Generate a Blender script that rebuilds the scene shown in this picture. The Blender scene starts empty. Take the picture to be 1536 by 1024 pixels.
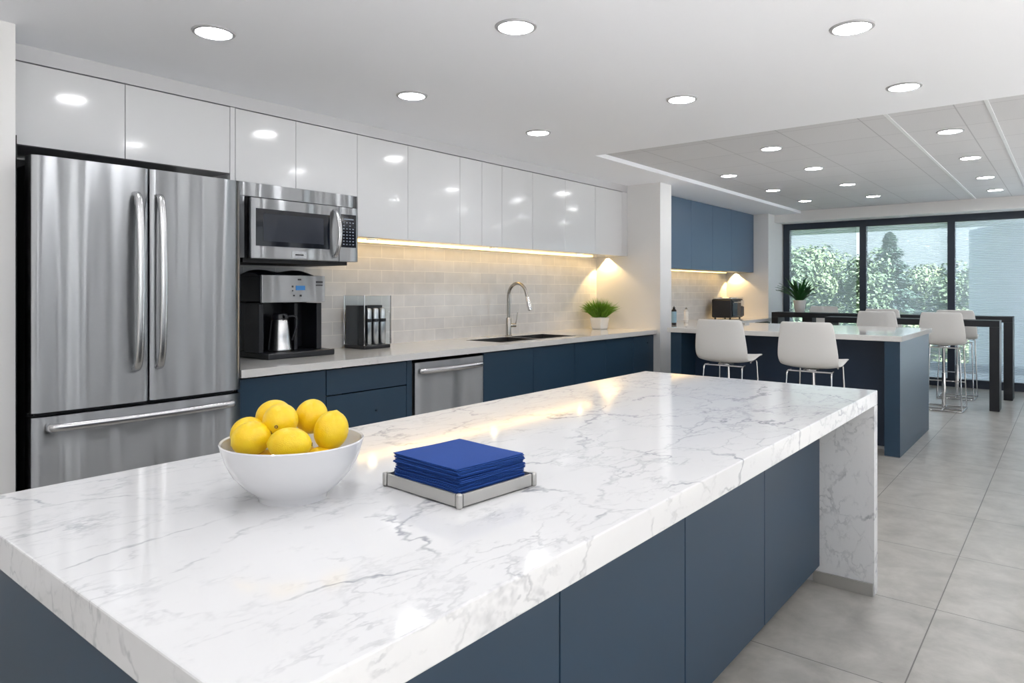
import bpy, bmesh, math, random
from mathutils import Vector, Matrix
random.seed(7)
PI = math.pi
S = bpy.context.scene
C = S.collection
ORG = {}

# ------------------------------------------------------------------ materials
def nodes(name):
    m = bpy.data.materials.new(name); m.use_nodes = True
    return m, m.node_tree.nodes, m.node_tree.links, m.node_tree.nodes['Principled BSDF']
def srgb(r, g, b):
    f = lambda v: (v/255/12.92) if v/255 <= .04045 else ((v/255+.055)/1.055)**2.4
    return (f(r), f(g), f(b), 1)
def mat(name, col, rough=.5, metal=0, spec=.5, coat=0, bump=0, bscale=200, vary=0, vscale=8, **kw):
    m, N, L, P = nodes(name)
    P.inputs['Base Color'].default_value = col
    P.inputs['Roughness'].default_value = rough
    P.inputs['Metallic'].default_value = metal
    P.inputs['Specular IOR Level'].default_value = spec
    P.inputs['Coat Weight'].default_value = coat
    P.inputs['Coat Roughness'].default_value = .04
    for k, v in kw.items():
        P.inputs[k.replace('_', ' ')].default_value = v
    tc = N.new('ShaderNodeTexCoord')
    if vary:
        n = N.new('ShaderNodeTexNoise'); n.inputs['Scale'].default_value = vscale; n.inputs['Detail'].default_value = 4
        L.new(tc.outputs['Object'], n.inputs['Vector'])
        mx = N.new('ShaderNodeMix'); mx.data_type = 'RGBA'
        mx.inputs[6].default_value = tuple(c*(1-vary) for c in col[:3])+(1,)
        mx.inputs[7].default_value = tuple(min(1, c*(1+vary)) for c in col[:3])+(1,)
        L.new(n.outputs['Fac'], mx.inputs[0]); L.new(mx.outputs[2], P.inputs['Base Color'])
    if bump:
        n = N.new('ShaderNodeTexNoise'); n.inputs['Scale'].default_value = bscale
        L.new(tc.outputs['Object'], n.inputs['Vector'])
        b = N.new('ShaderNodeBump'); b.inputs['Strength'].default_value = bump; b.inputs['Distance'].default_value = .002
        L.new(n.outputs['Fac'], b.inputs['Height']); L.new(b.outputs['Normal'], P.inputs['Normal'])
    return m
def emis(name, col, strength):
    m, N, L, P = nodes(name)
    P.inputs['Base Color'].default_value = (.8, .8, .8, 1)
    P.inputs['Emission Color'].default_value = col
    P.inputs['Emission Strength'].default_value = strength
    return m
def brushed(name, col, rough=.3, aniso=.85, tangent=(0, 0, 1), grain=(3, 3, 900), wave=.13):
    m, N, L, P = nodes(name)
    P.inputs['Metallic'].default_value = 1
    P.inputs['Base Color'].default_value = col
    P.inputs['Roughness'].default_value = rough
    P.inputs['Anisotropic'].default_value = aniso
    t = N.new('ShaderNodeCombineXYZ')
    for i in range(3): t.inputs[i].default_value = tangent[i]
    L.new(t.outputs[0], P.inputs['Tangent'])
    tc = N.new('ShaderNodeTexCoord'); mp = N.new('ShaderNodeMapping'); mp.inputs['Scale'].default_value = grain
    n = N.new('ShaderNodeTexNoise'); n.inputs['Scale'].default_value = 1; n.inputs['Detail'].default_value = 3
    L.new(tc.outputs['Object'], mp.inputs[0]); L.new(mp.outputs[0], n.inputs['Vector'])
    mr = N.new('ShaderNodeMapRange'); mr.inputs[3].default_value = rough-.006; mr.inputs[4].default_value = rough+.006
    L.new(n.outputs['Fac'], mr.inputs[0]); L.new(mr.outputs[0], P.inputs['Roughness'])
    m2 = N.new('ShaderNodeMapping'); m2.inputs['Scale'].default_value = (4.2, .01, .08)
    n2 = N.new('ShaderNodeTexNoise'); n2.inputs['Scale'].default_value = 1; n2.inputs['Detail'].default_value = .6
    L.new(tc.outputs['Object'], m2.inputs[0]); L.new(m2.outputs[0], n2.inputs['Vector'])
    bp = N.new('ShaderNodeBump'); bp.inputs['Strength'].default_value = 1; bp.inputs['Distance'].default_value = wave
    L.new(n2.outputs['Fac'], bp.inputs['Height']); L.new(bp.outputs['Normal'], P.inputs['Normal'])
    return m

def marble(name, vein=(.30, .31, .34, 1), base=(.69, .69, .70, 1), rough=.07, scale=1.0, amount=1.2, mottled=.035):
    m, N, L, P = nodes(name)
    tc = N.new('ShaderNodeTexCoord')
    def warp(sc, amp, rot, stretch):
        mp = N.new('ShaderNodeMapping'); mp.inputs['Rotation'].default_value = (0, 0, rot); mp.inputs['Scale'].default_value = stretch
        L.new(tc.outputs['Object'], mp.inputs[0])
        n = N.new('ShaderNodeTexNoise'); n.inputs['Scale'].default_value = sc; n.inputs['Detail'].default_value = 5
        n.inputs['Roughness'].default_value = .62
        L.new(mp.outputs[0], n.inputs['Vector'])
        sub = N.new('ShaderNodeVectorMath'); sub.operation = 'SUBTRACT'; sub.inputs[1].default_value = (.5, .5, .5)
        L.new(n.outputs['Color'], sub.inputs[0])
        mul = N.new('ShaderNodeVectorMath'); mul.operation = 'SCALE'; mul.inputs[3].default_value = amp
        L.new(sub.outputs[0], mul.inputs[0])
        add = N.new('ShaderNodeVectorMath'); L.new(mp.outputs[0], add.inputs[0]); L.new(mul.outputs[0], add.inputs[1])
        return add.outputs[0]
    def veins(vec, vs, width, mscale, lo, hi, seed):
        v = N.new('ShaderNodeTexVoronoi'); v.feature = 'DISTANCE_TO_EDGE'; v.inputs['Scale'].default_value = vs
        L.new(vec, v.inputs['Vector'])
        mr = N.new('ShaderNodeMapRange'); mr.interpolation_type = 'SMOOTHSTEP'
        mr.inputs[1].default_value = 0; mr.inputs[2].default_value = width; mr.inputs[3].default_value = 1; mr.inputs[4].default_value = 0
        L.new(v.outputs['Distance'], mr.inputs[0])
        # veins fade in and out along their length
        o = N.new('ShaderNodeVectorMath'); o.inputs[1].default_value = (seed, seed*.7, 0); L.new(tc.outputs['Object'], o.inputs[0])
        n = N.new('ShaderNodeTexNoise'); n.inputs['Scale'].default_value = mscale; n.inputs['Detail'].default_value = 5; n.inputs['Roughness'].default_value = .7
        L.new(o.outputs[0], n.inputs['Vector'])
        m2 = N.new('ShaderNodeMapRange'); m2.inputs[1].default_value = lo; m2.inputs[2].default_value = hi
        L.new(n.outputs['Fac'], m2.inputs[0])
        mu = N.new('ShaderNodeMath'); mu.operation = 'MULTIPLY'
        L.new(mr.outputs[0], mu.inputs[0]); L.new(m2.outputs[0], mu.inputs[1])
        return mu.outputs[0]
    w1 = warp(3.2*scale, .42/scale, .5, (.75, 1.25, 1))
    w2 = warp(6*scale, .26/scale, .8, (.7, 1.5, 1))
    a = veins(w1, 2.6*scale, .030, 4*scale, .42, .70, 3.1)
    b = veins(w2, 5.5*scale, .045, 3*scale, .47, .72, 9.3)
    w3 = warp(14*scale, .12/scale, .9, (.6, 1.6, 1))
    c = veins(w3, 13*scale, .09, 5*scale, .52, .72, 21.3)
    ad = N.new('ShaderNodeMath'); ad.operation = 'MAXIMUM'; L.new(a, ad.inputs[0])
    s = N.new('ShaderNodeMath'); s.operation = 'MULTIPLY'; s.inputs[1].default_value = .62; L.new(b, s.inputs[0]); L.new(s.outputs[0], ad.inputs[1])
    ad2 = N.new('ShaderNodeMath'); ad2.operation = 'MAXIMUM'; L.new(ad.outputs[0], ad2.inputs[0])
    s2 = N.new('ShaderNodeMath'); s2.operation = 'MULTIPLY'; s2.inputs[1].default_value = .5; L.new(c, s2.inputs[0]); L.new(s2.outputs[0], ad2.inputs[1])
    fac = N.new('ShaderNodeMath'); fac.operation = 'MULTIPLY'; fac.inputs[1].default_value = amount; fac.use_clamp = True
    L.new(ad2.outputs[0], fac.inputs[0])
    n = N.new('ShaderNodeTexNoise'); n.inputs['Scale'].default_value = 3*scale; n.inputs['Detail'].default_value = 6
    L.new(w1, n.inputs['Vector'])
    bs = N.new('ShaderNodeMix'); bs.data_type = 'RGBA'
    bs.inputs[6].default_value = tuple(c_*(1-mottled*2) for c_ in base[:3])+(1,); bs.inputs[7].default_value = tuple(min(1, c_*(1+mottled)) for c_ in base[:3])+(1,)
    L.new(n.outputs['Fac'], bs.inputs[0])
    mx = N.new('ShaderNodeMix'); mx.data_type = 'RGBA'; mx.inputs[7].default_value = vein
    L.new(fac.outputs[0], mx.inputs[0]); L.new(bs.outputs[2], mx.inputs[6])
    L.new(mx.outputs[2], P.inputs['Base Color'])
    P.inputs['Roughness'].default_value = rough
    return m

def floor_mat():
    m, N, L, P = nodes('floor_tile')
    tc = N.new('ShaderNodeTexCoord'); mp = N.new('ShaderNodeMapping')
    mp.inputs['Location'].default_value = (-3.466+7.65, -.455+5.5, 0)
    L.new(tc.outputs['Object'], mp.inputs[0])
    b = N.new('ShaderNodeTexBrick'); b.offset = 0; b.squash = 1
    b.inputs['Scale'].default_value = 1; b.inputs['Brick Width'].default_value = .765; b.inputs['Row Height'].default_value = .55
    b.inputs['Mortar Size'].default_value = .0024; b.inputs['Mortar Smooth'].default_value = .1
    b.inputs['Color1'].default_value = (.5, .5, .5, 1); b.inputs['Color2'].default_value = (.75, .75, .75, 1)
    L.new(mp.outputs[0], b.inputs['Vector'])
    n = N.new('ShaderNodeTexNoise'); n.inputs['Scale'].default_value = 5.5; n.inputs['Detail'].default_value = 12; n.inputs['Roughness'].default_value = .66
    n.inputs['Distortion'].default_value = .25
    L.new(tc.outputs['Object'], n.inputs['Vector'])
    cr = N.new('ShaderNodeValToRGB')
    cr.color_ramp.elements[0].position = .2; cr.color_ramp.elements[0].color = srgb(140, 137, 132)
    cr.color_ramp.elements[1].position = .8; cr.color_ramp.elements[1].color = srgb(196, 193, 187)
    L.new(n.outputs['Fac'], cr.inputs[0])
    tint = N.new('ShaderNodeMix'); tint.data_type = 'RGBA'; tint.blend_type = 'MULTIPLY'; tint.inputs[0].default_value = .18
    L.new(cr.outputs[0], tint.inputs[6]); L.new(b.outputs['Color'], tint.inputs[7])
    mx = N.new('ShaderNodeMix'); mx.data_type = 'RGBA'; mx.inputs[7].default_value = srgb(100, 98, 95)
    L.new(b.outputs['Fac'], mx.inputs[0]); L.new(tint.outputs[2], mx.inputs[6]); L.new(mx.outputs[2], P.inputs['Base Color'])
    mr = N.new('ShaderNodeMapRange'); mr.inputs[3].default_value = .26; mr.inputs[4].default_value = .32
    L.new(n.outputs['Fac'], mr.inputs[0]); L.new(mr.outputs[0], P.inputs['Roughness'])
    bp = N.new('ShaderNodeBump'); bp.inputs['Strength'].default_value = .4; bp.inputs['Distance'].default_value = .002; bp.invert = True
    L.new(b.outputs['Fac'], bp.inputs['Height']); L.new(bp.outputs['Normal'], P.inputs['Normal'])
    return m

def splash_mat():
    m, N, L, P = nodes('backsplash_tile')
    tc = N.new('ShaderNodeTexCoord'); sp = N.new('ShaderNodeSeparateXYZ'); cb = N.new('ShaderNodeCombineXYZ')
    L.new(tc.outputs['Object'], sp.inputs[0]); L.new(sp.outputs[0], cb.inputs[0]); L.new(sp.outputs[2], cb.inputs[1])
    b = N.new('ShaderNodeTexBrick'); b.offset = .5
    b.inputs['Scale'].default_value = 1; b.inputs['Brick Width'].default_value = .24; b.inputs['Row Height'].default_value = .1
    b.inputs['Mortar Size'].default_value = .0022; b.inputs['Mortar Smooth'].default_value = .3
    b.inputs['Color1'].default_value = (.64, .65, .67, 1); b.inputs['Color2'].default_value = (.72, .725, .735, 1)
    b.inputs['Mortar'].default_value = (.90, .89, .86, 1)
    mp = N.new('ShaderNodeMapping'); mp.inputs['Location'].default_value = (10, -.935+10, 0)
    L.new(cb.outputs[0], mp.inputs[0]); L.new(mp.outputs[0], b.inputs['Vector'])
    n = N.new('ShaderNodeTexNoise'); n.inputs['Scale'].default_value = 9; n.inputs['Detail'].default_value = 4
    L.new(tc.outputs['Object'], n.inputs['Vector'])
    mx = N.new('ShaderNodeMix'); mx.data_type = 'RGBA'; mx.blend_type = 'MULTIPLY'; mx.inputs[0].default_value = .22
    L.new(b.outputs['Color'], mx.inputs[6]); L.new(n.outputs['Fac'], mx.inputs[7])
    L.new(mx.outputs[2], P.inputs['Base Color'])
    P.inputs['Roughness'].default_value = .16
    bp = N.new('ShaderNodeBump'); bp.inputs['Strength'].default_value = .25; bp.inputs['Distance'].default_value = .003
    L.new(n.outputs['Fac'], bp.inputs['Height'])
    b2 = N.new('ShaderNodeBump'); b2.inputs['Strength'].default_value = .3; b2.inputs['Distance'].default_value = .001; b2.invert = True
    L.new(b.outputs['Fac'], b2.inputs['Height']); L.new(bp.outputs['Normal'], b2.inputs['Normal']); L.new(b2.outputs['Normal'], P.inputs['Normal'])
    return m

def ctile_mat():
    m, N, L, P = nodes('ceiling_tile')
    tc = N.new('ShaderNodeTexCoord'); mp = N.new('ShaderNodeMapping'); mp.inputs['Location'].default_value = (-5.71+12, -1.01+12, 0)
    L.new(tc.outputs['Object'], mp.inputs[0])
    b = N.new('ShaderNodeTexBrick'); b.offset = 0
    b.inputs['Scale'].default_value = 1; b.inputs['Brick Width'].default_value = .62; b.inputs['Row Height'].default_value = .58
    b.inputs['Mortar Size'].default_value = .004; b.inputs['Mortar Smooth'].default_value = 0
    b.inputs['Color1'].default_value = (.64, .64, .66, 1); b.inputs['Color2'].default_value = (.67, .67, .69, 1)
    b.inputs['Mortar'].default_value = (.46, .46, .48, 1)
    L.new(mp.outputs[0], b.inputs['Vector'])
    n = N.new('ShaderNodeTexNoise'); n.inputs['Scale'].default_value = 120; n.inputs['Detail'].default_value = 2
    L.new(tc.outputs['Object'], n.inputs['Vector'])
    mx = N.new('ShaderNodeMix'); mx.data_type = 'RGBA'; mx.blend_type = 'MULTIPLY'; mx.inputs[0].default_value = .15
    L.new(b.outputs['Color'], mx.inputs[6]); L.new(n.outputs['Fac'], mx.inputs[7]); L.new(mx.outputs[2], P.inputs['Base Color'])
    P.inputs['Roughness'].default_value = .75
    return m

def lemon_mat():
    m, N, L, P = nodes('lemon_peel')
    tc = N.new('ShaderNodeTexCoord')
    n = N.new('ShaderNodeTexNoise'); n.inputs['Scale'].default_value = 22; n.inputs['Detail'].default_value = 3
    L.new(tc.outputs['Object'], n.inputs['Vector'])
    cr = N.new('ShaderNodeValToRGB')
    cr.color_ramp.elements[0].position = .3; cr.color_ramp.elements[0].color = (.78, .50, .006, 1)
    cr.color_ramp.elements[1].position = .7; cr.color_ramp.elements[1].color = (.86, .62, .015, 1)
    L.new(n.outputs['Fac'], cr.inputs[0]); L.new(cr.outputs[0], P.inputs['Base Color'])
    P.inputs['Roughness'].default_value = .33
    P.inputs['Subsurface Weight'].default_value = .12; P.inputs['Subsurface Radius'].default_value = (.01, .006, .002); P.inputs['Subsurface Scale'].default_value = .5
    n2 = N.new('ShaderNodeTexVoronoi'); n2.inputs['Scale'].default_value = 420; L.new(tc.outputs['Object'], n2.inputs['Vector'])
    bp = N.new('ShaderNodeBump'); bp.inputs['Strength'].default_value = .35; bp.inputs['Distance'].default_value = .0009
    L.new(n2.outputs['Distance'], bp.inputs['Height']); L.new(bp.outputs['Normal'], P.inputs['Normal'])
    return m

def glassy(name, tint=(1, 1, 1, 1), refl=.08, rough=0.0):
    m, N, L, P = nodes(name)
    N.remove(P)
    out = [x for x in N if x.type == 'OUTPUT_MATERIAL'][0]
    t = N.new('ShaderNodeBsdfTransparent'); t.inputs[0].default_value = tint
    g = N.new('ShaderNodeBsdfGlossy'); g.inputs['Roughness'].default_value = rough; g.inputs[0].default_value = (.9, .95, 1, 1)
    lw = N.new('ShaderNodeLayerWeight'); lw.inputs[0].default_value = .5
    pw = N.new('ShaderNodeMath'); pw.operation = 'POWER'; pw.inputs[1].default_value = 5; L.new(lw.outputs['Facing'], pw.inputs[0])
    ad = N.new('ShaderNodeMath'); ad.operation = 'MULTIPLY_ADD'; ad.inputs[1].default_value = .5; ad.inputs[2].default_value = refl; L.new(pw.outputs[0], ad.inputs[0])
    mx = N.new('ShaderNodeMixShader'); L.new(ad.outputs[0], mx.inputs[0]); L.new(t.outputs[0], mx.inputs[1]); L.new(g.outputs[0], mx.inputs[2])
    L.new(mx.outputs[0], out.inputs[0])
    return m

def screen_mat():
    # sheer woven roller screen: open weave (see-through) with pale threads
    m, N, L, P = nodes('sheer_screen_fabric')
    N.remove(P)
    out = [x for x in N if x.type == 'OUTPUT_MATERIAL'][0]
    tc = N.new('ShaderNodeTexCoord'); sp = N.new('ShaderNodeSeparateXYZ'); L.new(tc.outputs['Object'], sp.inputs[0])
    w = N.new('ShaderNodeMath'); w.operation = 'MULTIPLY'; w.inputs[1].default_value = 2*PI/.024; L.new(sp.outputs[2], w.inputs[0])
    si = N.new('ShaderNodeMath'); si.operation = 'SINE'; L.new(w.outputs[0], si.inputs[0])
    mr = N.new('ShaderNodeMapRange'); mr.inputs[1].default_value = -1; mr.inputs[2].default_value = 1
    mr.inputs[3].default_value = SCREEN_LO; mr.inputs[4].default_value = SCREEN_HI
    L.new(si.outputs[0], mr.inputs[0])
    t = N.new('ShaderNodeBsdfTransparent'); t.inputs[0].default_value = (.97, 1, 1, 1)
    d = N.new('ShaderNodeBsdfDiffuse'); d.inputs[0].default_value = (.75, .80, .86, 1)
    tr = N.new('ShaderNodeBsdfTranslucent'); tr.inputs[0].default_value = (.82, .87, .93, 1)
    ms = N.new('ShaderNodeMixShader'); ms.inputs[0].default_value = .7; L.new(d.outputs[0], ms.inputs[1]); L.new(tr.outputs[0], ms.inputs[2])
    mx = N.new('ShaderNodeMixShader'); L.new(mr.outputs[0], mx.inputs[0]); L.new(t.outputs[0], mx.inputs[1]); L.new(ms.outputs[0], mx.inputs[2])
    L.new(mx.outputs[0], out.inputs[0])
    return m
SCREEN_LO, SCREEN_HI = .27, .31

M = {}
M['wall'] = mat('wall_paint', (.76, .755, .755, 1), .55, bump=.05, bscale=150)
M['ceil'] = mat('ceiling_paint', (.88, .895, .94, 1), .6, bump=.04, bscale=150)
M['contrast'] = mat('charcoal_contrast_paint', (.13, .135, .15, 1), .6, vary=.03)  # dark colour given to the unseen right wall for contrast in steel reflections
M['trim'] = mat('trim_paint', (.58, .58, .60, 1), .5)
M['ctile'] = ctile_mat()
M['tbar'] = mat('ceiling_rail', (.75, .76, .78, 1), .4)
M['floor'] = floor_mat()
M['splash'] = splash_mat()
M['gloss'] = mat('gloss_white_lacquer', (.67, .675, .69, 1), .12, spec=.5, coat=.15)
M['gap'] = mat('dark_shadow_gap', (.06, .06, .07, 1), .6)
M['blue'] = mat('slate_blue_laminate', srgb(34, 59, 80), .40, vary=.04, vscale=3)
M['bluebody'] = mat('slate_blue_carcass', srgb(32, 47, 64), .5, vary=.03)
M['blueup'] = mat('mid_blue_laminate', srgb(76, 99, 124), .36, vary=.04, vscale=3)
M['navy'] = mat('navy_panel', srgb(30, 48, 70), .4, vary=.04)
M['toe'] = mat('black_toe_kick', (.012, .012, .014, 1), .4, vary=.1)
M['marble'] = marble('veined_white_quartz')
M['quartz'] = marble('fine_speckled_quartz', vein=(.45, .45, .46, 1), base=(.70, .69, .675, 1), scale=4, amount=.5, mottled=.03)
M['steel'] = brushed('brushed_stainless', (.41, .42, .435, 1), .38, 1.0)
M['steel_h'] = mat('satin_steel_handle', (.60, .60, .61, 1), .27, 1, vary=.02)
M['steel_s'] = mat('steel_edge', (.55, .55, .56, 1), .22, 1, vary=.03)
M['sink'] = mat('sink_steel', (.14, .14, .14, 1), .34, 1, vary=.05)
M['chrome'] = mat('chrome', (.80, .80, .81, 1), .06, 1, vary=.01)
M['nickel'] = mat('brushed_nickel', (.40, .39, .37, 1), .22, 1, vary=.02)
M['tray'] = mat('satin_pewter', (.50, .49, .47, 1), .36, .75, vary=.05)
M['black'] = mat('black_plastic', (.009, .010, .014, 1), .28, vary=.1)
M['blackm'] = mat('matte_black', (.010, .010, .012, 1), .6, vary=.1)
M['screen'] = mat('black_glass', (.006, .008, .014, 1), .06, vary=.1)
M['window_in'] = mat('oven_window', (.018, .022, .034, 1), .12, vary=.1)
M['frame'] = mat('charcoal_aluminium', srgb(38, 48, 62), .4, vary=.05)
M['tblack'] = mat('black_powder_coat', srgb(12, 17, 25), .45, vary=.05)
M['stool'] = mat('white_moulded_plastic', (.74, .73, .715, 1), .38, bump=.03, bscale=400)
M['ceramic'] = mat('white_ceramic', (.66, .66, .675, 1), .1, coat=.3, vary=.01)
M['pot'] = mat('matte_white_pot', (.78, .77, .75, 1), .5, vary=.02)
M['lemon'] = lemon_mat()
M['stem'] = mat('lemon_stem_scar', (.16, .10, .02, 1), .8, vary=.2)
M['napkin'] = mat('royal_blue_cotton', srgb(8, 60, 136), .85, bump=.35, bscale=900, vary=.05, vscale=40)
M['grass'] = mat('grass_green', srgb(98, 142, 34), .6, vary=.45, vscale=30)
M['leaf'] = mat('deep_leaf_green', srgb(38, 92, 42), .45, vary=.4, vscale=14)
M['soil'] = mat('soil', (.03, .02, .012, 1), .9, vary=.3)
M['acrylic'] = glassy('clear_acrylic', (.95, .97, .98, 1), .025, .02)
M['smoke'] = glassy('smoked_acrylic', (.16, .17, .18, 1), .03, .03)
M['glass'] = glassy('window_glass', (.93, .97, .99, 1), .03)
M['lcd'] = emis('lcd_blue', (.03, .20, .5, 1), .35); M['lcd'].node_tree.nodes['Principled BSDF'].inputs['Base Color'].default_value = (.01, .04, .1, 1)
M['mark'] = mat('printed_mark', (.03, .03, .035, 1), .5, vary=.1)
M['key'] = mat('key_legend', (.22, .25, .30, 1), .5, vary=.1)
M['lamp'] = emis('downlight_diffuser', (.98, .985, 1, 1), 40)
M['warm'] = emis('warm_led', (1, .62, .19, 1), 2.8)
M['warm2'] = emis('warm_puck', (1, .80, .45, 1), 12)
M['trimring'] = mat('downlight_trim', (.42, .42, .44, 1), .4, vary=.02)
M['bottleblue'] = mat('pale_blue_label', srgb(150, 185, 205), .2, vary=.05)
M['terrace'] = mat('terrace_paving', (.55, .57, .60, 1), .6, vary=.06, vscale=3)
M['bounce_plaza'] = mat('bounce_plaza_paving', (.62, .61, .58, 1), .7, vary=.05)
M['kerb'] = mat('kerb_stone', (.22, .25, .28, 1), .7, vary=.08)
M['render'] = mat('white_render', (.62, .63, .68, 1), .7, vary=.02)
M['earth'] = mat('meadow_ground', (.07, .11, .04, 1), .9, vary=.2, vscale=.3)
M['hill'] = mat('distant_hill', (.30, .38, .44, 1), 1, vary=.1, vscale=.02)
M['bark'] = mat('tree_bark', (.08, .07, .055, 1), .9, vary=.2)
M['tree_a'] = mat('pale_green_foliage', (.115, .15, .075, 1), .8, vary=.35, vscale=1.2)  # foliage greens kept pale and muted, distance haze put into the colour
M['tree_b'] = mat('mid_green_foliage', (.085, .12, .065, 1), .8, vary=.35, vscale=1.2)
M['tree_c'] = mat('conifer_foliage', (.045, .075, .055, 1), .8, vary=.3, vscale=1.5)
M['tree_d'] = mat('yellow_green_foliage', (.14, .17, .08, 1), .8, vary=.35, vscale=1.2)
M['screenfab'] = screen_mat()

# ------------------------------------------------------------------ mesh helpers
def box(bm, x0, x1, y0, y1, z0, z1, bev=0, seg=2, rot=None, about=None):
    t = bmesh.new()
    bmesh.ops.create_cube(t, size=1)
    for v in t.verts:
        v.co = Vector(((x0+x1)/2+v.co.x*(x1-x0), (y0+y1)/2+v.co.y*(y1-y0), (z0+z1)/2+v.co.z*(z1-z0)))
    if bev:
        bmesh.ops.bevel(t, geom=t.edges[:], offset=bev, segments=seg, profile=.5, affect='EDGES')
    if rot:
        a = Vector(about or ((x0+x1)/2, (y0+y1)/2, (z0+z1)/2))
        bmesh.ops.rotate(t, cent=a, matrix=rot, verts=t.verts)
    merge(bm, t)
def merge(bm, t):
    me = bpy.data.meshes.new('tmp'); t.to_mesh(me); t.free(); bm.from_mesh(me); bpy.data.meshes.remove(me)
def lathe(bm, prof, cx, cy, seg=32, cap=True):
    rings = []
    for r, z in prof:
        if r < 1e-6: rings.append([bm.verts.new((cx, cy, z))])
        else: rings.append([bm.verts.new((cx+r*math.cos(2*PI*i/seg), cy+r*math.sin(2*PI*i/seg), z)) for i in range(seg)])
    for a, b in zip(rings, rings[1:]):
        for i in range(seg):
            j = (i+1) % seg
            if len(a) == 1 and len(b) == 1: continue
            if len(a) == 1: bm.faces.new((a[0], b[j], b[i]))
            elif len(b) == 1: bm.faces.new((a[i], a[j], b[0]))
            else: bm.faces.new((a[i], a[j], b[j], b[i]))
    if cap:
        if len(rings[0]) > 1: bm.faces.new(rings[0][::-1])
        if len(rings[-1]) > 1: bm.faces.new(rings[-1])
def tube(bm, pts, r, seg=12, ry=None, up=None, cap=True):
    pts = [Vector(p) for p in pts]
    rs = r if isinstance(r, (list, tuple)) else [r]*len(pts)
    rings = []; n = None
    for i, p in enumerate(pts):
        t = (pts[min(i+1, len(pts)-1)]-pts[max(i-1, 0)]).normalized()
        if n is None:
            u = Vector(up) if up else (Vector((0, 0, 1)) if abs(t.z) < .9 else Vector((1, 0, 0)))
            n = (u-t*u.dot(t)).normalized()
        else:
            n = (n-t*n.dot(t)).normalized()
        b = t.cross(n)
        k = (ry/rs[i]) if ry else 1
        rings.append([bm.verts.new(p+n*rs[i]*math.cos(2*PI*j/seg)+b*rs[i]*k*math.sin(2*PI*j/seg)) for j in range(seg)])
    for a, c in zip(rings, rings[1:]):
        for j in range(seg):
            q = (j+1) % seg
            bm.faces.new((a[j], a[q], c[q], c[j]))
    if cap:
        bm.faces.new(rings[0][::-1]); bm.faces.new(rings[-1])
def smooth_path(pts, n=6):
    P_ = [Vector(p) for p in pts]; out = []
    for i in range(len(P_)-1):
        p0 = P_[max(i-1, 0)]; p1 = P_[i]; p2 = P_[i+1]; p3 = P_[min(i+2, len(P_)-1)]
        for k in range(n):
            t = k/n
            out.append(.5*((2*p1)+(-p0+p2)*t+(2*p0-5*p1+4*p2-p3)*t*t+(-p0+3*p1-3*p2+p3)*t**3))
    out.append(P_[-1]); return out
def B(): return bmesh.new()
def fillet(pts, r, n=5):
    P_ = [Vector(p) for p in pts]; out = [P_[0]]
    for i in range(1, len(P_)-1):
        a = (P_[i-1]-P_[i]); b = (P_[i+1]-P_[i]); rr = min(r, a.length/2, b.length/2)
        s, e = P_[i]+a.normalized()*rr, P_[i]+b.normalized()*rr
        for k in range(n+1):
            t = k/n; out.append((1-t)**2*s+2*t*(1-t)*P_[i]+t*t*e)
    out.append(P_[-1]); return out

def world_loc(o):
    return ORG.get(o.name, Vector((0, 0, 0))) if o else Vector((0, 0, 0))
def obj(name, bm, m, parent=None, smooth=False, base=None, flip=True):
    """links the collected shape as ONE mesh object; coordinates given are the world's"""
    if flip: bmesh.ops.recalc_face_normals(bm, faces=bm.faces[:])
    off = world_loc(parent) if parent else Vector(base or (0, 0, 0))
    if off.length: bmesh.ops.translate(bm, vec=-off, verts=bm.verts)
    me = bpy.data.meshes.new(name); bm.to_mesh(me); bm.free()
    me.materials.append(m)
    if smooth:
        for p in me.polygons: p.use_smooth = True
        try: me.set_sharp_from_angle(angle=math.radians(40))
        except Exception: pass
    o = bpy.data.objects.new(name, me); C.objects.link(o)
    if parent: o.parent = parent; ORG[o.name] = off.copy()
    else: o.location = off; ORG[o.name] = off.copy()
    return o
def tag(o, label=None, cat=None, group=None, kind=None):
    if label: o['label'] = label
    if cat: o['category'] = cat
    if group: o['group'] = group
    if kind: o['kind'] = kind
    return o
def thing(name, loc, label, cat, group=None, kind=None):
    o = bpy.data.objects.new(name, None); C.objects.link(o); o.empty_display_size = .1
    o.location = loc; ORG[o.name] = Vector(loc)
    return tag(o, label, cat, group, kind)
def onebox(name, m, dims, parent=None, bev=0, base=None, label=None):
    b = B(); box(b, *dims, bev=bev); o = obj(name, b, m, parent, base=base)
    if label: o['label'] = label
    return o
def struct(name, m, *boxes):
    b = B()
    for d in boxes: box(b, *d)
    return tag(obj(name, b, m), kind='structure')
def copy_tree(o, loc=None, rz=None, label=None, group=None):
    kids = [k for k in C.objects if k.parent == o]
    c = o.copy(); C.objects.link(c)
    if loc is not None: c.location = loc
    if rz is not None: c.rotation_euler = (0, 0, rz)
    if label: c['label'] = label
    if group: c['group'] = group
    for k in kids:
        kk = copy_tree(k); kk.parent = c
    return c

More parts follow.
